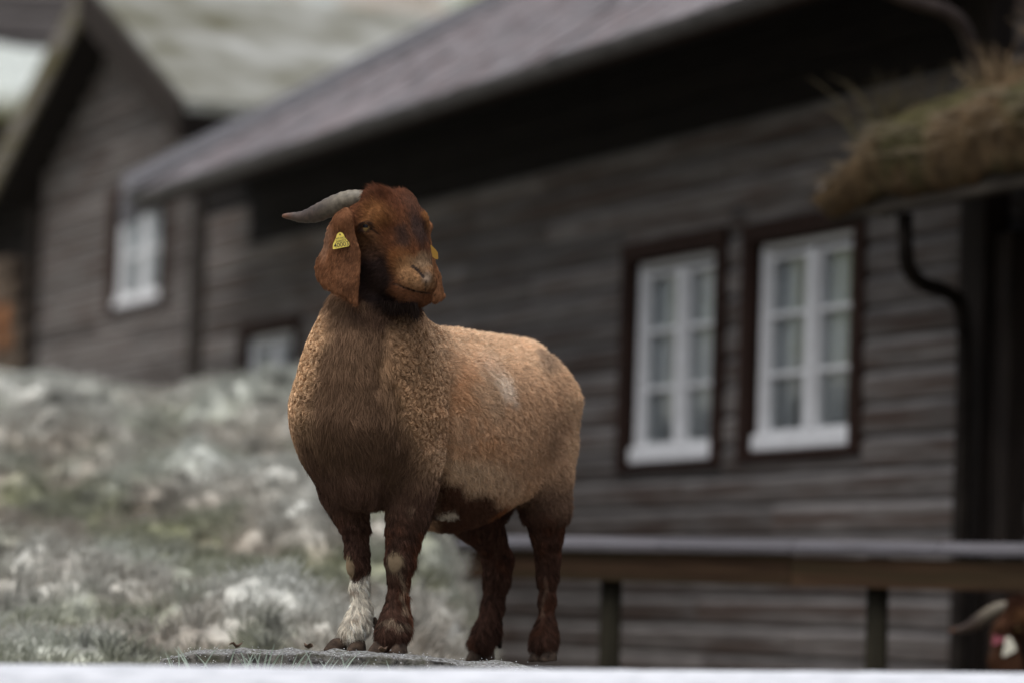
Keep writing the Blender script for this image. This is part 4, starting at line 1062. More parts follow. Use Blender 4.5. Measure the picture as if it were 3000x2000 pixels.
def unit(v): return v / (np.linalg.norm(v, axis=1, keepdims=True) + 1e-9)
def tangent(d, N): return unit(d - N * (d * N).sum(1, keepdims=True))
EYE_C = H(-18, 100, -70)

def regions(P, N):
    px, py, t = pix(P); hm = head_mask(px, py, t); em = ear_mask(px, py, t) * hm
    leg = np.clip(sstep(1440, 1540, py) * ((px < 1290) & (t > -60)) + sstep(1500, 1580, py) * (t < -330), 0, 1) * (1 - hm)
    return px, py, t, hm, em, leg

def fur():
    def dens(P, N):
        px, py, t, hm, em, leg = regions(P, N)
        vis = 0.3 + 0.7 * (N[:, 2] > -0.25)
        d = 150000 + 350000 * hm + 150000 * leg
        d = d * np.where(t < -250, 0.8, 1.0)
        # bare skin: callus, nose, lips, eye
        bare = (blob(px, py, 1157, 1645, 22, 33, 0.1) * (t > 150)) + blob(px, py, 1022, 1655, 14, 34, 0.1, -0.2) * (px < 1042) * (t > 50) * (t < 140)
        bare = bare + hm * sstep(7, 4, segd(px, py, [(1209, 781), (1224, 792), (1246, 818)])) + hm * sstep(5, 3, segd(px, py, [(1165, 834), (1188, 845), (1222, 855), (1258, 861)]))
        bare = bare + hm * (np.linalg.norm(P - EYE_C, axis=1) < 22 * HS) + hm * blob(px, py, 1252, 818, 12, 12, 0.3) * 0.8
        return d * vis * (1 - np.clip(bare, 0, 1))
    P, N = sample(GV, GQ, GN, GNF, dens)
    px, py, t, hm, em, leg = regions(P, N); n = len(P)
    print('strands', n)
    # flow
    back = -HD; down = np.array([0, -1.0, 0])
    flow = np.tile(0.55 * back + 0.75 * down, (n, 1))
    ch = sstep(1350, 1250, px) * (t > -40) * (1 - hm)                       # neck and chest: down
    flow = flow * (1 - ch[:, None]) + ch[:, None] * (down + 0.12 * np.stack([np.sin(px / 40), 0 * px, 0 * px], 1))
    flow = flow * (1 - leg[:, None]) + leg[:, None] * (down + 0.25 * back)
    up_head = -AX * 1.0 + 0.25 * DO
    side = (P - HO) @ LA / HS
    hf = up_head + np.sign(side)[:, None] * LA * np.clip(np.abs(side) / 90, 0, 1)[:, None] * 0.6 - 0.55 * DO * sstep(30, 100, np.abs(side))[:, None]
    low = sstep(-20, -110, (P - HO) @ DO / HS)[:, None]
    hf = hf * (1 - 0.75 * low) + low * (0.3 * AX - 0.8 * DO)
    hf = hf * (1 - em[:, None]) + em[:, None] * (down + 0.25 * np.array([-1.0, 0, 0]))
    flow = flow * (1 - hm[:, None]) + hm[:, None] * hf
    jit = np.stack([fbm(P, 45, 2, 41 + k) - 0.5 for k in range(3)], 1)
    flow = unit(flow) + jit * (1.1 - 0.3 * hm)[:, None] + rng.normal(0, 0.12, (n, 3))
    T = tangent(flow, N)
    # length, lift, curl
    beard = hm * blob(px, py, 1150, 900, 75, 24, 0.4) * (t > 60)
    poll = hm * blob(px, py, 1120, 552, 80, 28, 0.5) * (1 - em)
    shag = leg * np.clip(sstep(1800, 1840, py) * 0.9 * np.where(t > -100, 1, 0.8) + sstep(26, 8, np.abs(px - np.interp(py, [1480, 1640, 1720, 1900], [1250, 1210, 1194, 1206]))), 0, 1)
    muz = hm * blob(px, py, 1222, 815, 62, 62, 0.4)
    woolly = (1 - hm) * (1 - leg)
    chest_c = woolly * sstep(1.25, 0.8, np.abs(px - 1045) / np.interp(py, [860, 950, 1080, 1200, 1300, 1420], [100, 85, 100, 125, 160, 220])) * (t > 60)
    curly = woolly * (1 - chest_c) * sstep(1340, 1280, px) * (t > -80)
    L = 20 * woolly + 9 * chest_c + 15 * leg + 9.5 * hm
    L = L + 30 * beard + 6 * poll + 12 * poll * (rng.random(n) < 0.12) + 12 * shag - 4.5 * muz - 2.0 * em
    L = L * rng.uniform(0.65, 1.25, n) * SC
    lift = 0.42 * woolly + 0.0 * chest_c + 0.22 * leg + 0.22 * hm + 0.15 * beard + 0.18 * poll + 0.12 * shag - 0.05 * em
    lift = lift - 0.15 * chest_c + rng.normal(0, 0.07, n)
    # locks
    from mathutils.kdtree import KDTree
    c = np.zeros(n, int); has = woolly > 0.5
    for grp, per in ((np.where(woolly > 0.5)[0], 13), (np.where(woolly <= 0.5)[0], 9)):
        m = max(len(grp) // per, 1); cen = rng.choice(grp, m, replace=False)
        kd = KDTree(m)
        for j, q in enumerate(cen): kd.insert(P[q], j)
        kd.balance()
        c[grp] = cen[[kd.find(P[i])[1] for i in grp]]
    k = 6; s = np.linspace(0, 1, k)
    D = unit(T * (1 - lift)[:, None] + N * lift[:, None])
    B = np.cross(D, N); B = unit(B)
    pts = np.zeros((n, k, 3))
    lk_t = T[c]; lk_n = N[c]; lk_b = unit(np.cross(lk_n, lk_t)); lk_d = unit(lk_t * 0.8 + lk_n * 0.5)
    ph = rng.random(n)[c] * 6.28; turn = np.where(rng.random(n)[c] < 0.5, 1, -1)
    tight = rng.uniform(0.7, 1.15, n)[c]
    off = P - P[c]
    for j, q in enumerate(s):
        # plain hair: bends over towards the skin
        pl = P + D * (L * q)[:, None] + (T * 0.30 - N * 0.20) * (L * q * q)[:, None] + B * (L * 0.10 * np.sin(q * 3 + px))[:, None]
        # woolly lock: a small spiral lying on the coat
        a = ph + turn * q * 4.6 * tight
        Lw = 15 * SC * tight
        hel = lk_d * (Lw * 0.55 * q)[:, None] + (lk_t * np.cos(a)[:, None] + lk_b * np.sin(a)[:, None]) * (4.0 * SC * min(1, q * 2.5)) + lk_n * (6.5 * SC * math.sin(q * 2.6))
        lo = P[c] + off * (1 - 0.55 * q) + hel
        # fuzzy lock on the flank
        fz = P + off * (-0.18 * q) + D * (L * 0.8 * q)[:, None] + (B * np.sin(ph + q * 5)[:, None] + N * np.cos(ph + q * 5)[:, None] * 0.4) * (3.0 * SC * min(1, 2 * q))
        w1 = (curly * has)[:, None]; w2 = (has * woolly * (1 - curly) * (1 - chest_c))[:, None]
        # straight chest hair in loose strings
        st = pl + off * (-0.5 * q) * np.where(has, chest_c, 0.9)[:, None]
        pts[:, j] = lo * w1 + fz * w2 + st * (1 - w1 - w2).clip(0, 1)
    rad = np.outer(np.where(hm > 0.5, 0.30, 0.38) * 1e-3 * rng.uniform(0.8, 1.2, n), np.array([1, 1, 0.95, 0.85, 0.65, 0.3]))
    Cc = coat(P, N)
    clump = np.where(has, 1 + rng.normal(0, 1, n)[c] * np.where(curly > 0.5, 0.15, 0.08), (1 + rng.normal(0, 1, n)[c] * np.where(leg > 0.5, 0.34, 0.17)).clip(0.45, 1.9))
    Cc = Cc * (clump * rng.normal(1, 0.16, n).clip(0.5, 1.6))[:, None]
    Cc = np.clip(Cc, 0.004, 0.92)
    return pts, rad, Cc

COAT_V = coat(GV, GN)
def beard():
    n = 1500; u = rng.random(n) ** 0.7
    x = 1120 + 98 * u + rng.normal(0, 4, n); y = np.interp(x, [1110, 1150, 1190, 1225], [880, 890, 893, 890]) + rng.normal(0, 4, n)
    t = np.interp(x, [1110, 1225], [290, 345]) + rng.normal(0, 10, n)
    L = np.interp(u, [0, 0.3, 0.75, 0.93, 1.0], [30, 36, 26, 50, 30]) * rng.uniform(0.6, 1.1, n)
    pts = np.zeros((n, 6, 3)); lean = np.interp(u, [0, 0.8, 1], [-0.1, 0.15, 0.30])
    for j, q in enumerate(np.linspace(0, 1, 6)):
        for i in range(n): pts[i, j] = P3(x[i] + lean[i] * L[i] * q * 0.9 + 2.5 * math.sin(q * 4 + x[i]), y[i] + L[i] * q, t[i] - 14 * q)
    return pts, np.outer(np.full(n, 0.00042), [1, 1, .95, .85, .6, .25]), np.tile([0.022, 0.014, 0.012], (n, 1)) * rng.uniform(0.6, 1.5, (n, 1))
FP_, FR_, FC_ = fur()
_b = beard(); FP_ = np.concatenate([FP_, _b[0]]); FR_ = np.concatenate([FR_, _b[1]]); FC_ = np.concatenate([FC_, _b[2]])

# ------------------------------------------------------------------ objects of the goat
mt_skin = attr_mat('hide', 'tint', 0.9, 0.1)
mt_fur, _N, _L, _B = new_mat('fur')
_a = _N.new('ShaderNodeAttribute'); _a.attribute_name = 'tint'; _L.new(_a.outputs['Color'], _B.inputs['Base Color'])
_B.inputs['Roughness'].default_value = 0.7; _B.inputs['Specular IOR Level'].default_value = 0.08

def horn_mat():
    m, N, L, B = new_mat('horn')
    a = N.new('ShaderNodeAttribute'); a.attribute_name = 'tint'
    tc = N.new('ShaderNodeTexCoord'); nz = N.new('ShaderNodeTexNoise'); nz.inputs['Scale'].default_value = 90; nz.inputs['Detail'].default_value = 5
    L.new(tc.outputs['Object'], nz.inputs['Vector'])
    mr = N.new('ShaderNodeMapRange'); mr.inputs[1].default_value = 0.3; mr.inputs[2].default_value = 0.7; mr.inputs[3].default_value = 0.55; mr.inputs[4].default_value = 1.25
    L.new(nz.outputs['Fac'], mr.inputs[0])
    mx = N.new('ShaderNodeMix'); mx.data_type = 'RGBA'; mx.blend_type = 'MULTIPLY'; mx.inputs[0].default_value = 1
    L.new(a.outputs['Color'], mx.inputs[6]); L.new(mr.outputs[0], mx.inputs[7]); L.new(mx.outputs[2], B.inputs['Base Color'])
    B.inputs['Roughness'].default_value = 0.5; B.inputs['Specular IOR Level'].default_value = 0.35
    bp = N.new('ShaderNodeBump'); bp.inputs['Strength'].default_value = 0.35; bp.inputs['Distance'].default_value = 0.002
    L.new(nz.outputs['Fac'], bp.inputs['Height']); L.new(bp.outputs[0], B.inputs['Normal'])
    return m
mt_horn = horn_mat()
mt_hoof = noise_mat('hoof', (0.02, 0.013, 0.010), (0.085, 0.058, 0.041), nscale=60, rough=0.75, spec=0.12, bump=0.3, bdist=0.003)

def set_tint(me, C):
    at = me.attributes.new('tint', 'FLOAT_COLOR', 'POINT')
    at.data.foreach_set('color', np.concatenate([C, np.ones((len(C), 1))], 1).astype(np.float32).ravel())

def from_cam(pts): return cam2world(np.asarray(pts, float)) - GB

def make_horn(parent, mirror):
    path = [(1075, 582, 215, 22), (1048, 581, 212, 25), (1014, 587, 200, 28), (970, 606, 178, 30), (927, 626, 150, 27), (887, 636, 128, 18), (852, 634, 112, 11), (827, 633, 104, 6)]
    C = smooth_path([P3(*p[:3]) for p in path], 46); Rr = np.interp(np.linspace(0, 1, 46), np.linspace(0, 1, len(path)), [p[3] for p in path])
    rad = [RR(r, 170) * (1 + 0.035 * math.sin(i * 1.9)) * (1.0 if i < 42 else [1, .97, .85, .6][i - 42]) for i, r in enumerate(Rr)]
    if mirror:
        C = [c - 2 * ((c - HO) @ LA) * LA for c in C]
    V, F_ = tube_vf(C, rad, 18, (1.0, 0.82))
    V = from_cam(np.array([tuple(v) for v in V]))
    o = mesh_obj('horn', V, F_, mt_horn, parent, True)
    cols = []
    for i in range(46):
        u = i / 45
        a = np.array([0.15, 0.128, 0.095]); b = np.array([0.05, 0.033, 0.025]); c_ = np.array([0.12, 0.05, 0.025])
        col = a * (1 - sstep(0.25, 0.6, u)) + b * sstep(0.25, 0.6, u); col = col * (1 - sstep(0.78, 0.97, u)) + c_ * sstep(0.78, 0.97, u)
        for k_ in range(18): cols.append(col * (0.9 + 0.2 * math.sin(k_ * 2.1 + i * 0.7) * 0.4))
    set_tint(o.data, np.array(cols))
    return o

def make_claw(parent, x, y, t, fwd, ln, w, h):
    """one toe of a cloven hoof: a D-shaped wedge with a sloping front; (x,y,t) is the middle of its sole"""
    c = P3(x, y, t); u = np.array(fwd, float); u = u / np.linalg.norm(u); v = np.cross(UPV, u); s_ = SC
    rings = []
    for z, k_, back in ((0, 1.0, 0.0), (0.12, 1.02, 0.0), (0.5, 0.88, -0.12), (0.85, 0.70, -0.26), (1.0, 0.5, -0.30)):
        r = []
        for i in range(14):
            a = 2 * math.pi * i / 14
            fx = math.cos(a); fy = math.sin(a)
            px_ = (fx if fx > 0 else 0.75 * fx) * ln * k_ + back * ln
            r.append(c + u * px_ * s_ + v * fy * w * (1 - 0.35 * max(fx, 0) ** 2) * k_ * s_ + UPV * z * h * s_)
        rings.append(r)
    V = np.array([p for r in rings for p in r]); F_ = []
    for j in range(4):
        for i in range(14): F_.append((j * 14 + i, j * 14 + (i + 1) % 14, (j + 1) * 14 + (i + 1) % 14, (j + 1) * 14 + i))
    F_.append(tuple(range(13, -1, -1))); F_.append(tuple(56 + i for i in range(14)))
    return mesh_obj('hoof_claw', from_cam(V), F_, mt_hoof, parent, True)

def make_eye(parent, s):
    m = bpy.data.materials.get('goat_eye')
    if not m:
        m, N, L, B = new_mat('goat_eye')
        tc = N.new('ShaderNodeTexCoord'); sx = N.new('ShaderNodeSeparateXYZ'); L.new(tc.outputs['Object'], sx.inputs[0])
        def band(sock, lim):
            ab = N.new('ShaderNodeMath'); ab.operation = 'ABSOLUTE'; L.new(sock, ab.inputs[0])
            ls = N.new('ShaderNodeMath'); ls.operation = 'LESS_THAN'; ls.inputs[1].default_value = lim; L.new(ab.outputs[0], ls.inputs[0]); return ls.outputs[0]
        mu = N.new('ShaderNodeMath'); mu.operation = 'MULTIPLY'
        sh = N.new('ShaderNodeMath'); sh.inputs[1].default_value = 0.0022; sh.operation = 'SUBTRACT'; L.new(sx.outputs['Y'], sh.inputs[0])
        L.new(band(sx.outputs['X'], 0.0085), mu.inputs[0]); L.new(band(sh.outputs[0], 0.0036), mu.inputs[1])
        mx = N.new('ShaderNodeMix'); mx.data_type = 'RGBA'; L.new(mu.outputs[0], mx.inputs[0])
        mx.inputs[6].default_value = (0.17, 0.105, 0.04, 1); mx.inputs[7].default_value = (0.006, 0.006, 0.008, 1)
        L.new(mx.outputs[2], B.inputs['Base Color']); B.inputs['Roughness'].default_value = 0.25; B.inputs['Specular IOR Level'].default_value = 0.12
    me = bpy.data.meshes.new('eye'); bm = bmesh.new(); bmesh.ops.create_uvsphere(bm, u_segments=24, v_segments=14, radius=20 * HS)
    for f in bm.faces: f.smooth = True
    bm.to_mesh(me); bm.free(); me.materials.append(m)
    o = bpy.data.objects.new('eye', me); COL.objects.link(o); o.parent = parent
    e = H(-18, 100 * s, -70) + LA * s * 1.0 * HS
    ex, ey, ez = 0.88 * DO + 0.47 * AX, 0.47 * DO - 0.88 * AX, LA * s
    def w(v): return v[0] * CR + v[1] * CU + v[2] * CB
    M = np.stack([w(ex), w(ey), w(ez)], 1); p = from_cam(e[None])[0]
    o.matrix_local = Matrix([[*M[i], p[i]] for i in range(3)] + [[0, 0, 0, 1]])
    return o

GB = cam2world(P3(1120, 1905, 0)[None])[0]
goat = empty('goat', tuple(GB))
tag(goat, 'brown curly-coated goat with curved horn and yellow ear tag standing on the frosted rock', 'goat')
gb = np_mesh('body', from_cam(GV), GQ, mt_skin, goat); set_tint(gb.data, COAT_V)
_n, _k = FP_.shape[:2]
gf = strands('fur', from_cam(FP_.reshape(-1, 3)).reshape(_n, _k, 3), FR_, FC_, mt_fur, goat); gf['kind'] = 'stuff'
make_horn(goat, False); make_horn(goat, True)
make_eye(goat, 1); make_eye(goat, -1)
for a in [(985, 1903, 118, HD + 0.25 * -LF, 46, 24, 34), (1044, 1908, 120, HD + 0.1 * LF, 46, 26, 34),
          (1108, 1910, 190, HD - 0.1 * LF, 44, 25, 33), (1166, 1912, 196, HD + 0.35 * LF, 44, 27, 34),
          (1392, 1934, -560, HD, 44, 26, 40), (1424, 1932, -580, HD, 44, 24, 40),
          (1574, 1934, -452, HD, 42, 25, 38), (1606, 1934, -440, HD, 42, 25, 38)]:
    make_claw(goat, *a)
for x_, y_, t_ in [(1100, 1826, 55), (1200, 1834, 120), (1462, 1880, -610), (1618, 1872, -500)]:
    c0 = P3(x_, y_, t_); V_, F2 = tube_vf([c0 + np.array([-0.004, 0.012, -0.004]), c0, c0 + np.array([0.002, -0.012, 0.006])], [0.005, 0.008, 0.004], 8)
    mesh_obj('dewclaw', from_cam(np.array([tuple(v) for v in V_])), F2, mt_hoof, goat, True)
# ================================================================== the rock under the goat
def rock_top(x, y):
    z = np.interp(x, [-0.72, -0.66, -0.60, -0.5, -0.3, -0.15, 0.0, 0.08, 0.2, 0.4], [0.925, 0.930, 0.938, 0.944, 0.946, 0.941, 0.930, 0.915, 0.872, 0.81])
    return z - 0.007 - 0.012 * np.clip((y - 7.75) / 0.6, -1, 1.2) + 0.010 * np.exp(-((y - 7.62) / 0.07) ** 2) * sstep(-0.08, 0.05, x)
nt, nr = 420, 64; RV = []
cx0, cy0, ax0, ay0 = -0.19, 8.12, 0.50, 0.60
for j in range(nr):
    for i in range(nt):
        a = 2 * math.pi * i / nt; ca, sa = math.cos(a), math.sin(a)
        rr_ = (abs(ca) ** 5 + abs(sa) ** 5) ** (-1 / 5)
        u = min(j / 27, 1.0); dn = (max(j - 27, 0) / (nr - 28)) ** 1.4
        RV.append((cx0 + ax0 * rr_ * ca * (u ** 0.9), cy0 + ay0 * rr_ * sa * (u ** 0.9), u, dn))
RV = np.array(RV); zt = rock_top(RV[:, 0], RV[:, 1])
z = zt - 0.010 * sstep(0.9, 1.0, RV[:, 2]) - (0.30 * RV[:, 3] + 0.55 * RV[:, 3] ** 3)
Pq = np.stack([RV[:, 0], RV[:, 1], z], 1)
rad_dir = np.stack([RV[:, 0] - cx0, RV[:, 1] - cy0, 0 * z], 1); rad_dir /= np.linalg.norm(rad_dir, axis=1, keepdims=True) + 1e-6
side_w = (RV[:, 3] > 0).astype(float) * np.clip(RV[:, 3] * 6, 0, 1)
Pq = Pq + rad_dir * (side_w * (0.09 * (fbm(Pq, 13, 5, 5) - 0.5) + 0.06 * (np.abs(fbm(Pq * np.array([1, 1, 4.0]), 16, 3, 6) - 0.5) * 2)) + 0.03 * RV[:, 3])[:, None]
Pq[:, 2] += 0.016 * (fbm(Pq, 22, 5, 7) - 0.5) * (1 - 0.6 * side_w)
RQ = np.array([(j * nt + i, (j + 1) * nt + i, (j + 1) * nt + (i + 1) % nt, j * nt + (i + 1) % nt) for j in range(nr - 1) for i in range(nt)])
mt_rock = noise_mat('frosted_rock', (0.022, 0.020, 0.018), (0.115, 0.108, 0.098), nscale=75, detail=10, rough=0.9, bump=0.9, bdist=0.008, contrast=(0.40, 0.60), c3=(0.062, 0.06, 0.044), frost=(0.46, 0.475, 0.49), frost_amt=-0.02)
rock = np_mesh('rock', Pq, RQ, mt_rock); tag(rock, 'flat grey rock rimed with frost under the standing goat', 'rock')
# hoar crystals along the rim of the rock
n_c = 1100; sel = rng.choice(np.where((RV[:, 2] > 0.75) & (RV[:, 3] < 0.35) & (RV[:, 1] < 8.0))[0], n_c)
c = Pq[sel] + rng.normal(0, 0.004, (n_c, 3)); L = rng.uniform(0.001, 0.003, n_c)
dr = unit(rng.normal(0, 0.6, (n_c, 3)) + np.array([0, -0.5, 0.9]))
pts = np.stack([c, c + dr * (L * 0.5)[:, None], c + dr * L[:, None]], 1)
fc = strands('frost_crystals', pts, np.outer(np.full(n_c, 0.0007), [1, .8, .3]), np.tile([0.8, 0.82, 0.85], (n_c, 1)) * rng.uniform(0.75, 1.05, (n_c, 1)), mt_blade)
fc.parent = rock; fc['kind'] = 'stuff'
# leaf scraps and dirt crumbs on the rock
mt_leaf = noise_mat('dead_leaf', (0.05, 0.03, 0.018), (0.12, 0.075, 0.05), nscale=60, rough=0.8)
for (x, y, a) in ((-0.52, 7.55, 0.3), (-0.375, 7.5, 1.2), (-0.23, 7.48, 2.0)):
    z0 = float(rock_top(np.array([x]), np.array([y]))[0]); n_ = 5; V = []; F_ = []
    for i in range(n_):
        for j in range(3):
            u = i / (n_ - 1) - .5; v = (j - 1) * 0.5 * (1 - (2 * u) ** 2 * 0.8)
            V.append((x + math.cos(a) * u * .026 - math.sin(a) * v * .018, y + math.sin(a) * u * .026 + math.cos(a) * v * .018, z0 + .004 + .010 * abs(v) + .012 * u * u + .004 * math.sin(i * 2)))
    for i in range(n_ - 1):
        for j in range(2): F_.append((i * 3 + j, i * 3 + j + 1, (i + 1) * 3 + j + 1, (i + 1) * 3 + j))
    lf_ = mesh_obj('dead_leaf', V, F_, mt_leaf, None, True); sm = lf_.modifiers.new('thick', 'SOLIDIFY'); sm.thickness = 0.0012
    tag(lf_, ['curled dead leaf near the left end of the rock', 'curled dead leaf midway along the rock edge', 'frosty dead leaf beside the white foot on the rock'][[-0.52, -0.375, -0.23].index(x)], 'leaf')

# ================================================================== frosted grass blades before the rock
BV, BF, BC = [], [], []
def blade(x, y, z, L, az, lean, w, col):
    k = 7; b0 = len(BV); dx, dy = math.cos(az), math.sin(az)
    for i in range(k):
        q = i / (k - 1); ww = w * (1 - q ** 1.6) + 0.0003
        hx_ = lean * L * q * q; hz = L * (q - 0.35 * abs(lean) * q * q)
        for sgn in (-1, 0, 1):
            BV.append((x + dx * hx_ - dy * ww * sgn * 0.35 + ww * sgn * 0.9, y + dy * hx_, z + hz + (0.0006 if sgn == 0 else 0)))
            fq = min(1, 0.12 + 0.5 * abs(sgn) + 0.5 * q * random.random()); cc = np.array(col) * (1 - fq) + np.array([0.50, 0.56, 0.53]) * fq
            BC.append(cc * random.uniform(0.8, 1.1))
    for i in range(k - 1):
        for j in range(2): BF.append((b0 + i * 3 + j, b0 + i * 3 + j + 1, b0 + (i + 1) * 3 + j + 1, b0 + (i + 1) * 3 + j))
spots = [(-0.575, 3, 0.045), (-0.53, 2, 0.02), (-0.50, 3, 0.02), (-0.455, 6, 0.03), (-0.42, 5, 0.025), (-0.48, 4, 0.018), (-0.35, 4, 0.026), (-0.325, 4, 0.032), (-0.30, 3, 0.01), (-0.19, 2, 0.0), (-0.62, 3, 0.012)]
for (x, n_, L) in spots:
    for i in range(n_):
        yy = 7.44 + random.uniform(-.03, .03); xx = x + random.gauss(0, .012); zz = float(ground_h(np.array([xx]), np.array([yy]))[0])
        h = 0.938 - zz
        blade(xx, yy, zz - .005, (h + L * random.uniform(0.1, 0.85)) * 1.02, random.uniform(-.6, .6) + (0 if random.random() < .5 else math.pi), random.uniform(.05, .45), random.uniform(.0028, .0046), (0.075, 0.135, 0.04))
BA = mesh_obj('grass_blades', BV, BF, mt_blade, None, True); set_tint(BA.data, np.clip(np.array(BC), 0, 0.9))
tag(BA, 'frosted green grass blades growing before the left end of the rock', 'grass', kind='stuff')
gxs = rng.uniform(-0.8, 0.3, 420); gys = rng.uniform(7.0, 7.42, 420); gzs = ground_h(gxs, gys)
sg = tufts(np.stack([gxs, gys, gzs], 1), 14, (0.015, 0.035), 0.03, (0, -0.1, 0), lambda c: np.tile([0.2, 0.24, 0.12], (len(c), 1)), (0.75, 0.78, 0.78), 'short_grass', 0.0012)
tag(sg, 'short white frosted grass on the mound before the rock', 'grass', kind='stuff')

# ================================================================== ear tags
def make_tag(parent, outline, tfun, mat, th=2.2):
    n = len(outline); V = [P3(x, y, tfun(x, y)) for x, y in outline] + [P3(x, y, tfun(x, y) - th) for x, y in outline]
    F_ = [tuple(range(n - 1, -1, -1)), tuple(range(n, 2 * n))] + [(i, (i + 1) % n, n + (i + 1) % n, n + i) for i in range(n)]
    return mesh_obj('ear_tag', from_cam(np.array(V)), F_, mat, parent)
mt_tag = plain_mat('yellow_plastic', (0.70, 0.55, 0.10), 0.45, 0.4); mt_ink = plain_mat('tag_ink', (0.03, 0.03, 0.03), 0.6)
mt_tag2 = plain_mat('amber_plastic', (0.40, 0.21, 0.02), 0.45, 0.4)
def ear_t(x, y): return 318 + 0.45 * (x - 1050) - 0.0016 * (x - 1000) ** 2 + 0.05 * (y - 650)
tagt = lambda x, y: 321 + 0.40 * (x - 1000) * 0.6 + 0.05 * (y - 700)
ol = [(997, 681), (991, 683), (987, 688), (985, 695), (982, 703), (976, 715), (975, 720), (975, 729), (977, 731), (1021, 722), (1023.5, 719), (1023, 711), (1016, 703), (1010, 696), (1007, 688), (1003, 683)]
tg1 = make_tag(goat, ol, tagt, mt_tag)
def lettering(txt, x, y, h, ang, parent, width=None):
    cu = bpy.data.curves.new('lettering', 'FONT'); cu.body = txt; cu.size = h * SC * 1.36; cu.align_x = 'CENTER'; cu.align_y = 'CENTER'; cu.extrude = 0.00012; cu.offset = 0.00005 if h > 10 else 0.0
    if width: cu.space_character = width
    cu.materials.append(mt_ink); tmp = bpy.data.objects.new('lettering', cu); COL.objects.link(tmp)
    me = bpy.data.meshes.new_from_object(tmp.evaluated_get(bpy.context.evaluated_depsgraph_get())); bpy.data.objects.remove(tmp)
    me.name = 'lettering'
    if not me.materials: me.materials.append(mt_ink)
    o = bpy.data.objects.new('lettering', me); COL.objects.link(o); o.parent = parent
    p = P3(x, y, tagt(x, y) + 0.5); e1 = P3(x + 10, y - 10 * math.tan(ang), tagt(x + 10, y)) - P3(x, y, tagt(x, y)); e1 /= np.linalg.norm(e1)
    e2 = P3(x, y - 10, tagt(x, y - 10)) - P3(x, y, tagt(x, y)); e2 -= e1 * (e1 @ e2); e2 /= np.linalg.norm(e2); e3 = np.cross(e1, e2)
    w = lambda v: v[0] * CR + v[1] * CU + v[2] * CB
    M = np.stack([w(e1), w(e2), w(e3)], 1); q = from_cam(p[None])[0]
    o.matrix_local = Matrix([[*M[i], q[i]] for i in range(3)] + [[0, 0, 0, 1]])
    return o
lettering('40003', 1000, 717.5, 13.5, R(11), tg1, 1.0)
lettering('2496072', 998.5, 706.5, 6.6, R(11), tg1, 1.0)
lettering('MT-NO.', 997.5, 698.5, 5.6, R(11), tg1, 1.0)
c0 = P3(996, 687.5, tagt(996, 687) + 1.0); V_, F2 = tube_vf([c0 + np.array([0, 0, -0.002]), c0 + np.array([0, 0, 0.0006])], 2.2 * SC, 10); 
st = mesh_obj('stud', from_cam(np.array([tuple(v) for v in V_])), F2, mt_ink, tg1)
ol2 = [(1257, 716), (1264, 719), (1276, 731), (1283, 741), (1284, 758), (1282, 761), (1272, 757), (1262, 748)]
tg2 = make_tag(goat, ol2, lambda x, y: 226 - 1.1 * (x - 1257), mt_tag2)
tag(tg2, 'amber tag seen edge on in the far ear')

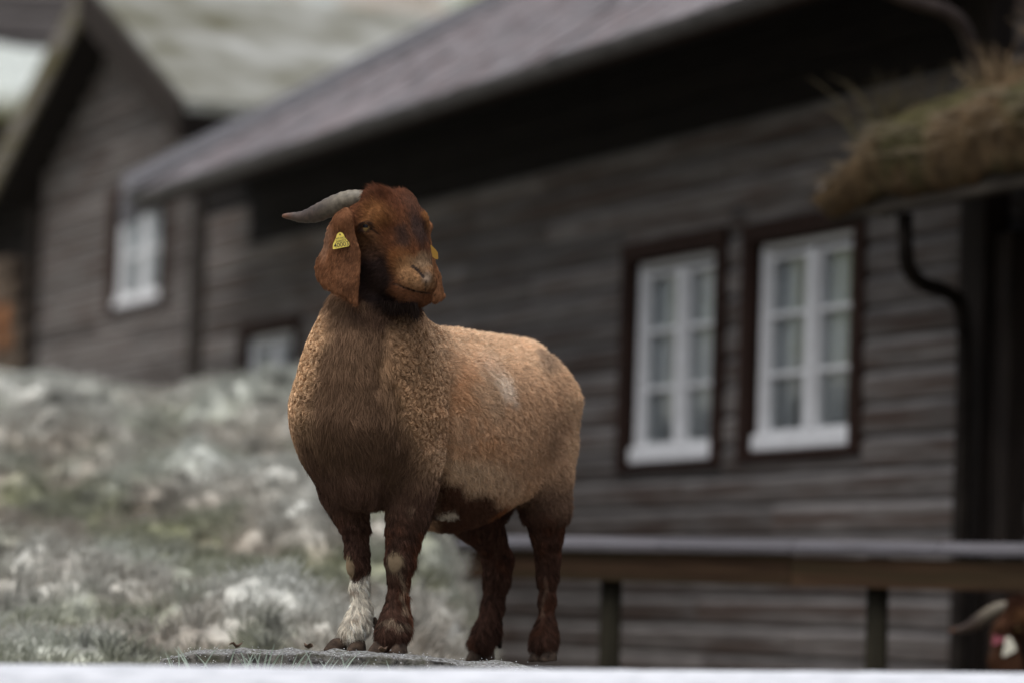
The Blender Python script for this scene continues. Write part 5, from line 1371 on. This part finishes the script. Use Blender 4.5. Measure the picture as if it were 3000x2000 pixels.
# ================================================================== second goat, behind the fence at lower right
def bend(Pc):
    """turn the head over: rotate the head about its joint with the neck (camera-frame points)"""
    px, py, t = pix(Pc); w = sstep(960, 850, py)
    piv = P3(1100, 800, 180); d = Pc - piv; out = Pc.copy()
    a = R(15) * w; c, s_ = np.cos(a), np.sin(a)
    x = d[:, 0] * c - d[:, 1] * s_; y = d[:, 0] * s_ + d[:, 1] * c
    out[:, 0] = piv[0] + x; out[:, 1] = piv[1] + y
    return out
goat2 = empty('goat', (0, 0, 0)); tag(goat2, 'dark brown goat with pink and white ear tags peering over the rail', 'goat')
GV2 = bend(GV)
b2_ = np_mesh('body', cam2world(GV2) - GB, GQ, mt_skin, goat2); set_tint(b2_.data, np.clip(COAT_V * np.array([0.32, 0.33, 0.36]), 0, 1))
i2 = rng.choice(_n, _n // 4, replace=False)
f2_ = strands('fur', (cam2world(bend(FP_[i2].reshape(-1, 3))) - GB).reshape(len(i2), _k, 3), FR_[i2] * 2.0, FC_[i2] * np.array([0.32, 0.33, 0.36]), mt_fur, goat2); f2_['kind'] = 'stuff'
def unworld(v): 
    q = np.asarray(v) + GB - EYE; return np.stack([q @ CR, q @ CU, q @ CB], 1)
for ch in list(goat.children):
    if ch.name.split('.')[0] in ('horn', 'hoof_claw', 'dewclaw', 'eye'):
        o = ch.copy(); COL.objects.link(o); o.parent = goat2
        if ch.name.startswith('horn'):
            o.data = ch.data.copy(); v = np.array([tuple(q.co) for q in o.data.vertices]); v = cam2world(bend(unworld(v))) - GB
            o.data.vertices.foreach_set('co', v.astype(np.float32).ravel())
        if ch.name.startswith('eye'):
            p = np.array([tuple(ch.matrix_local.translation)]); o.matrix_local.translation = Vector((cam2world(bend(unworld(p))) - GB)[0])
def tag_on2(outline, dt, col, name):
    n = len(outline); tf = lambda x, y: ear_t(x, y) + 14 + dt
    V = np.array([P3(x, y, tf(x, y)) for x, y in outline] + [P3(x, y, tf(x, y) - 3) for x, y in outline])
    F_ = [tuple(range(n - 1, -1, -1)), tuple(range(n, 2 * n))] + [(i, (i + 1) % n, n + (i + 1) % n, n + i) for i in range(n)]
    o = mesh_obj('ear_tag', cam2world(bend(V)) - GB, F_, plain_mat(name, col, 0.5, 0.3), goat2); tag(o, 'flat %s ear tag' % name.split('_')[0]); return o
tag_on2([(985, 650), (1000, 662), (1010, 678), (1008, 705), (985, 705), (960, 712), (958, 700), (972, 675)], 0, (0.30, 0.085, 0.11), 'pink_plastic')
tag_on2([(1012, 688), (1030, 690), (1040, 720), (1040, 750), (1012, 758), (985, 766), (982, 758), (998, 726)], 4, (0.62, 0.60, 0.50), 'white_plastic')
tip1 = cam2world(bend(P3(827, 630, 104)[None]))[0]
def at_depth(px, py, d): return EYE + d * (-CB) + CR * (px - 1500) / FP * d + CU * (1000 - py) / FP * d
goat2.location = tuple(at_depth(2780, 1845, 11.0) - tip1 + GB)

print('goat2 base', tuple(goat2.location))
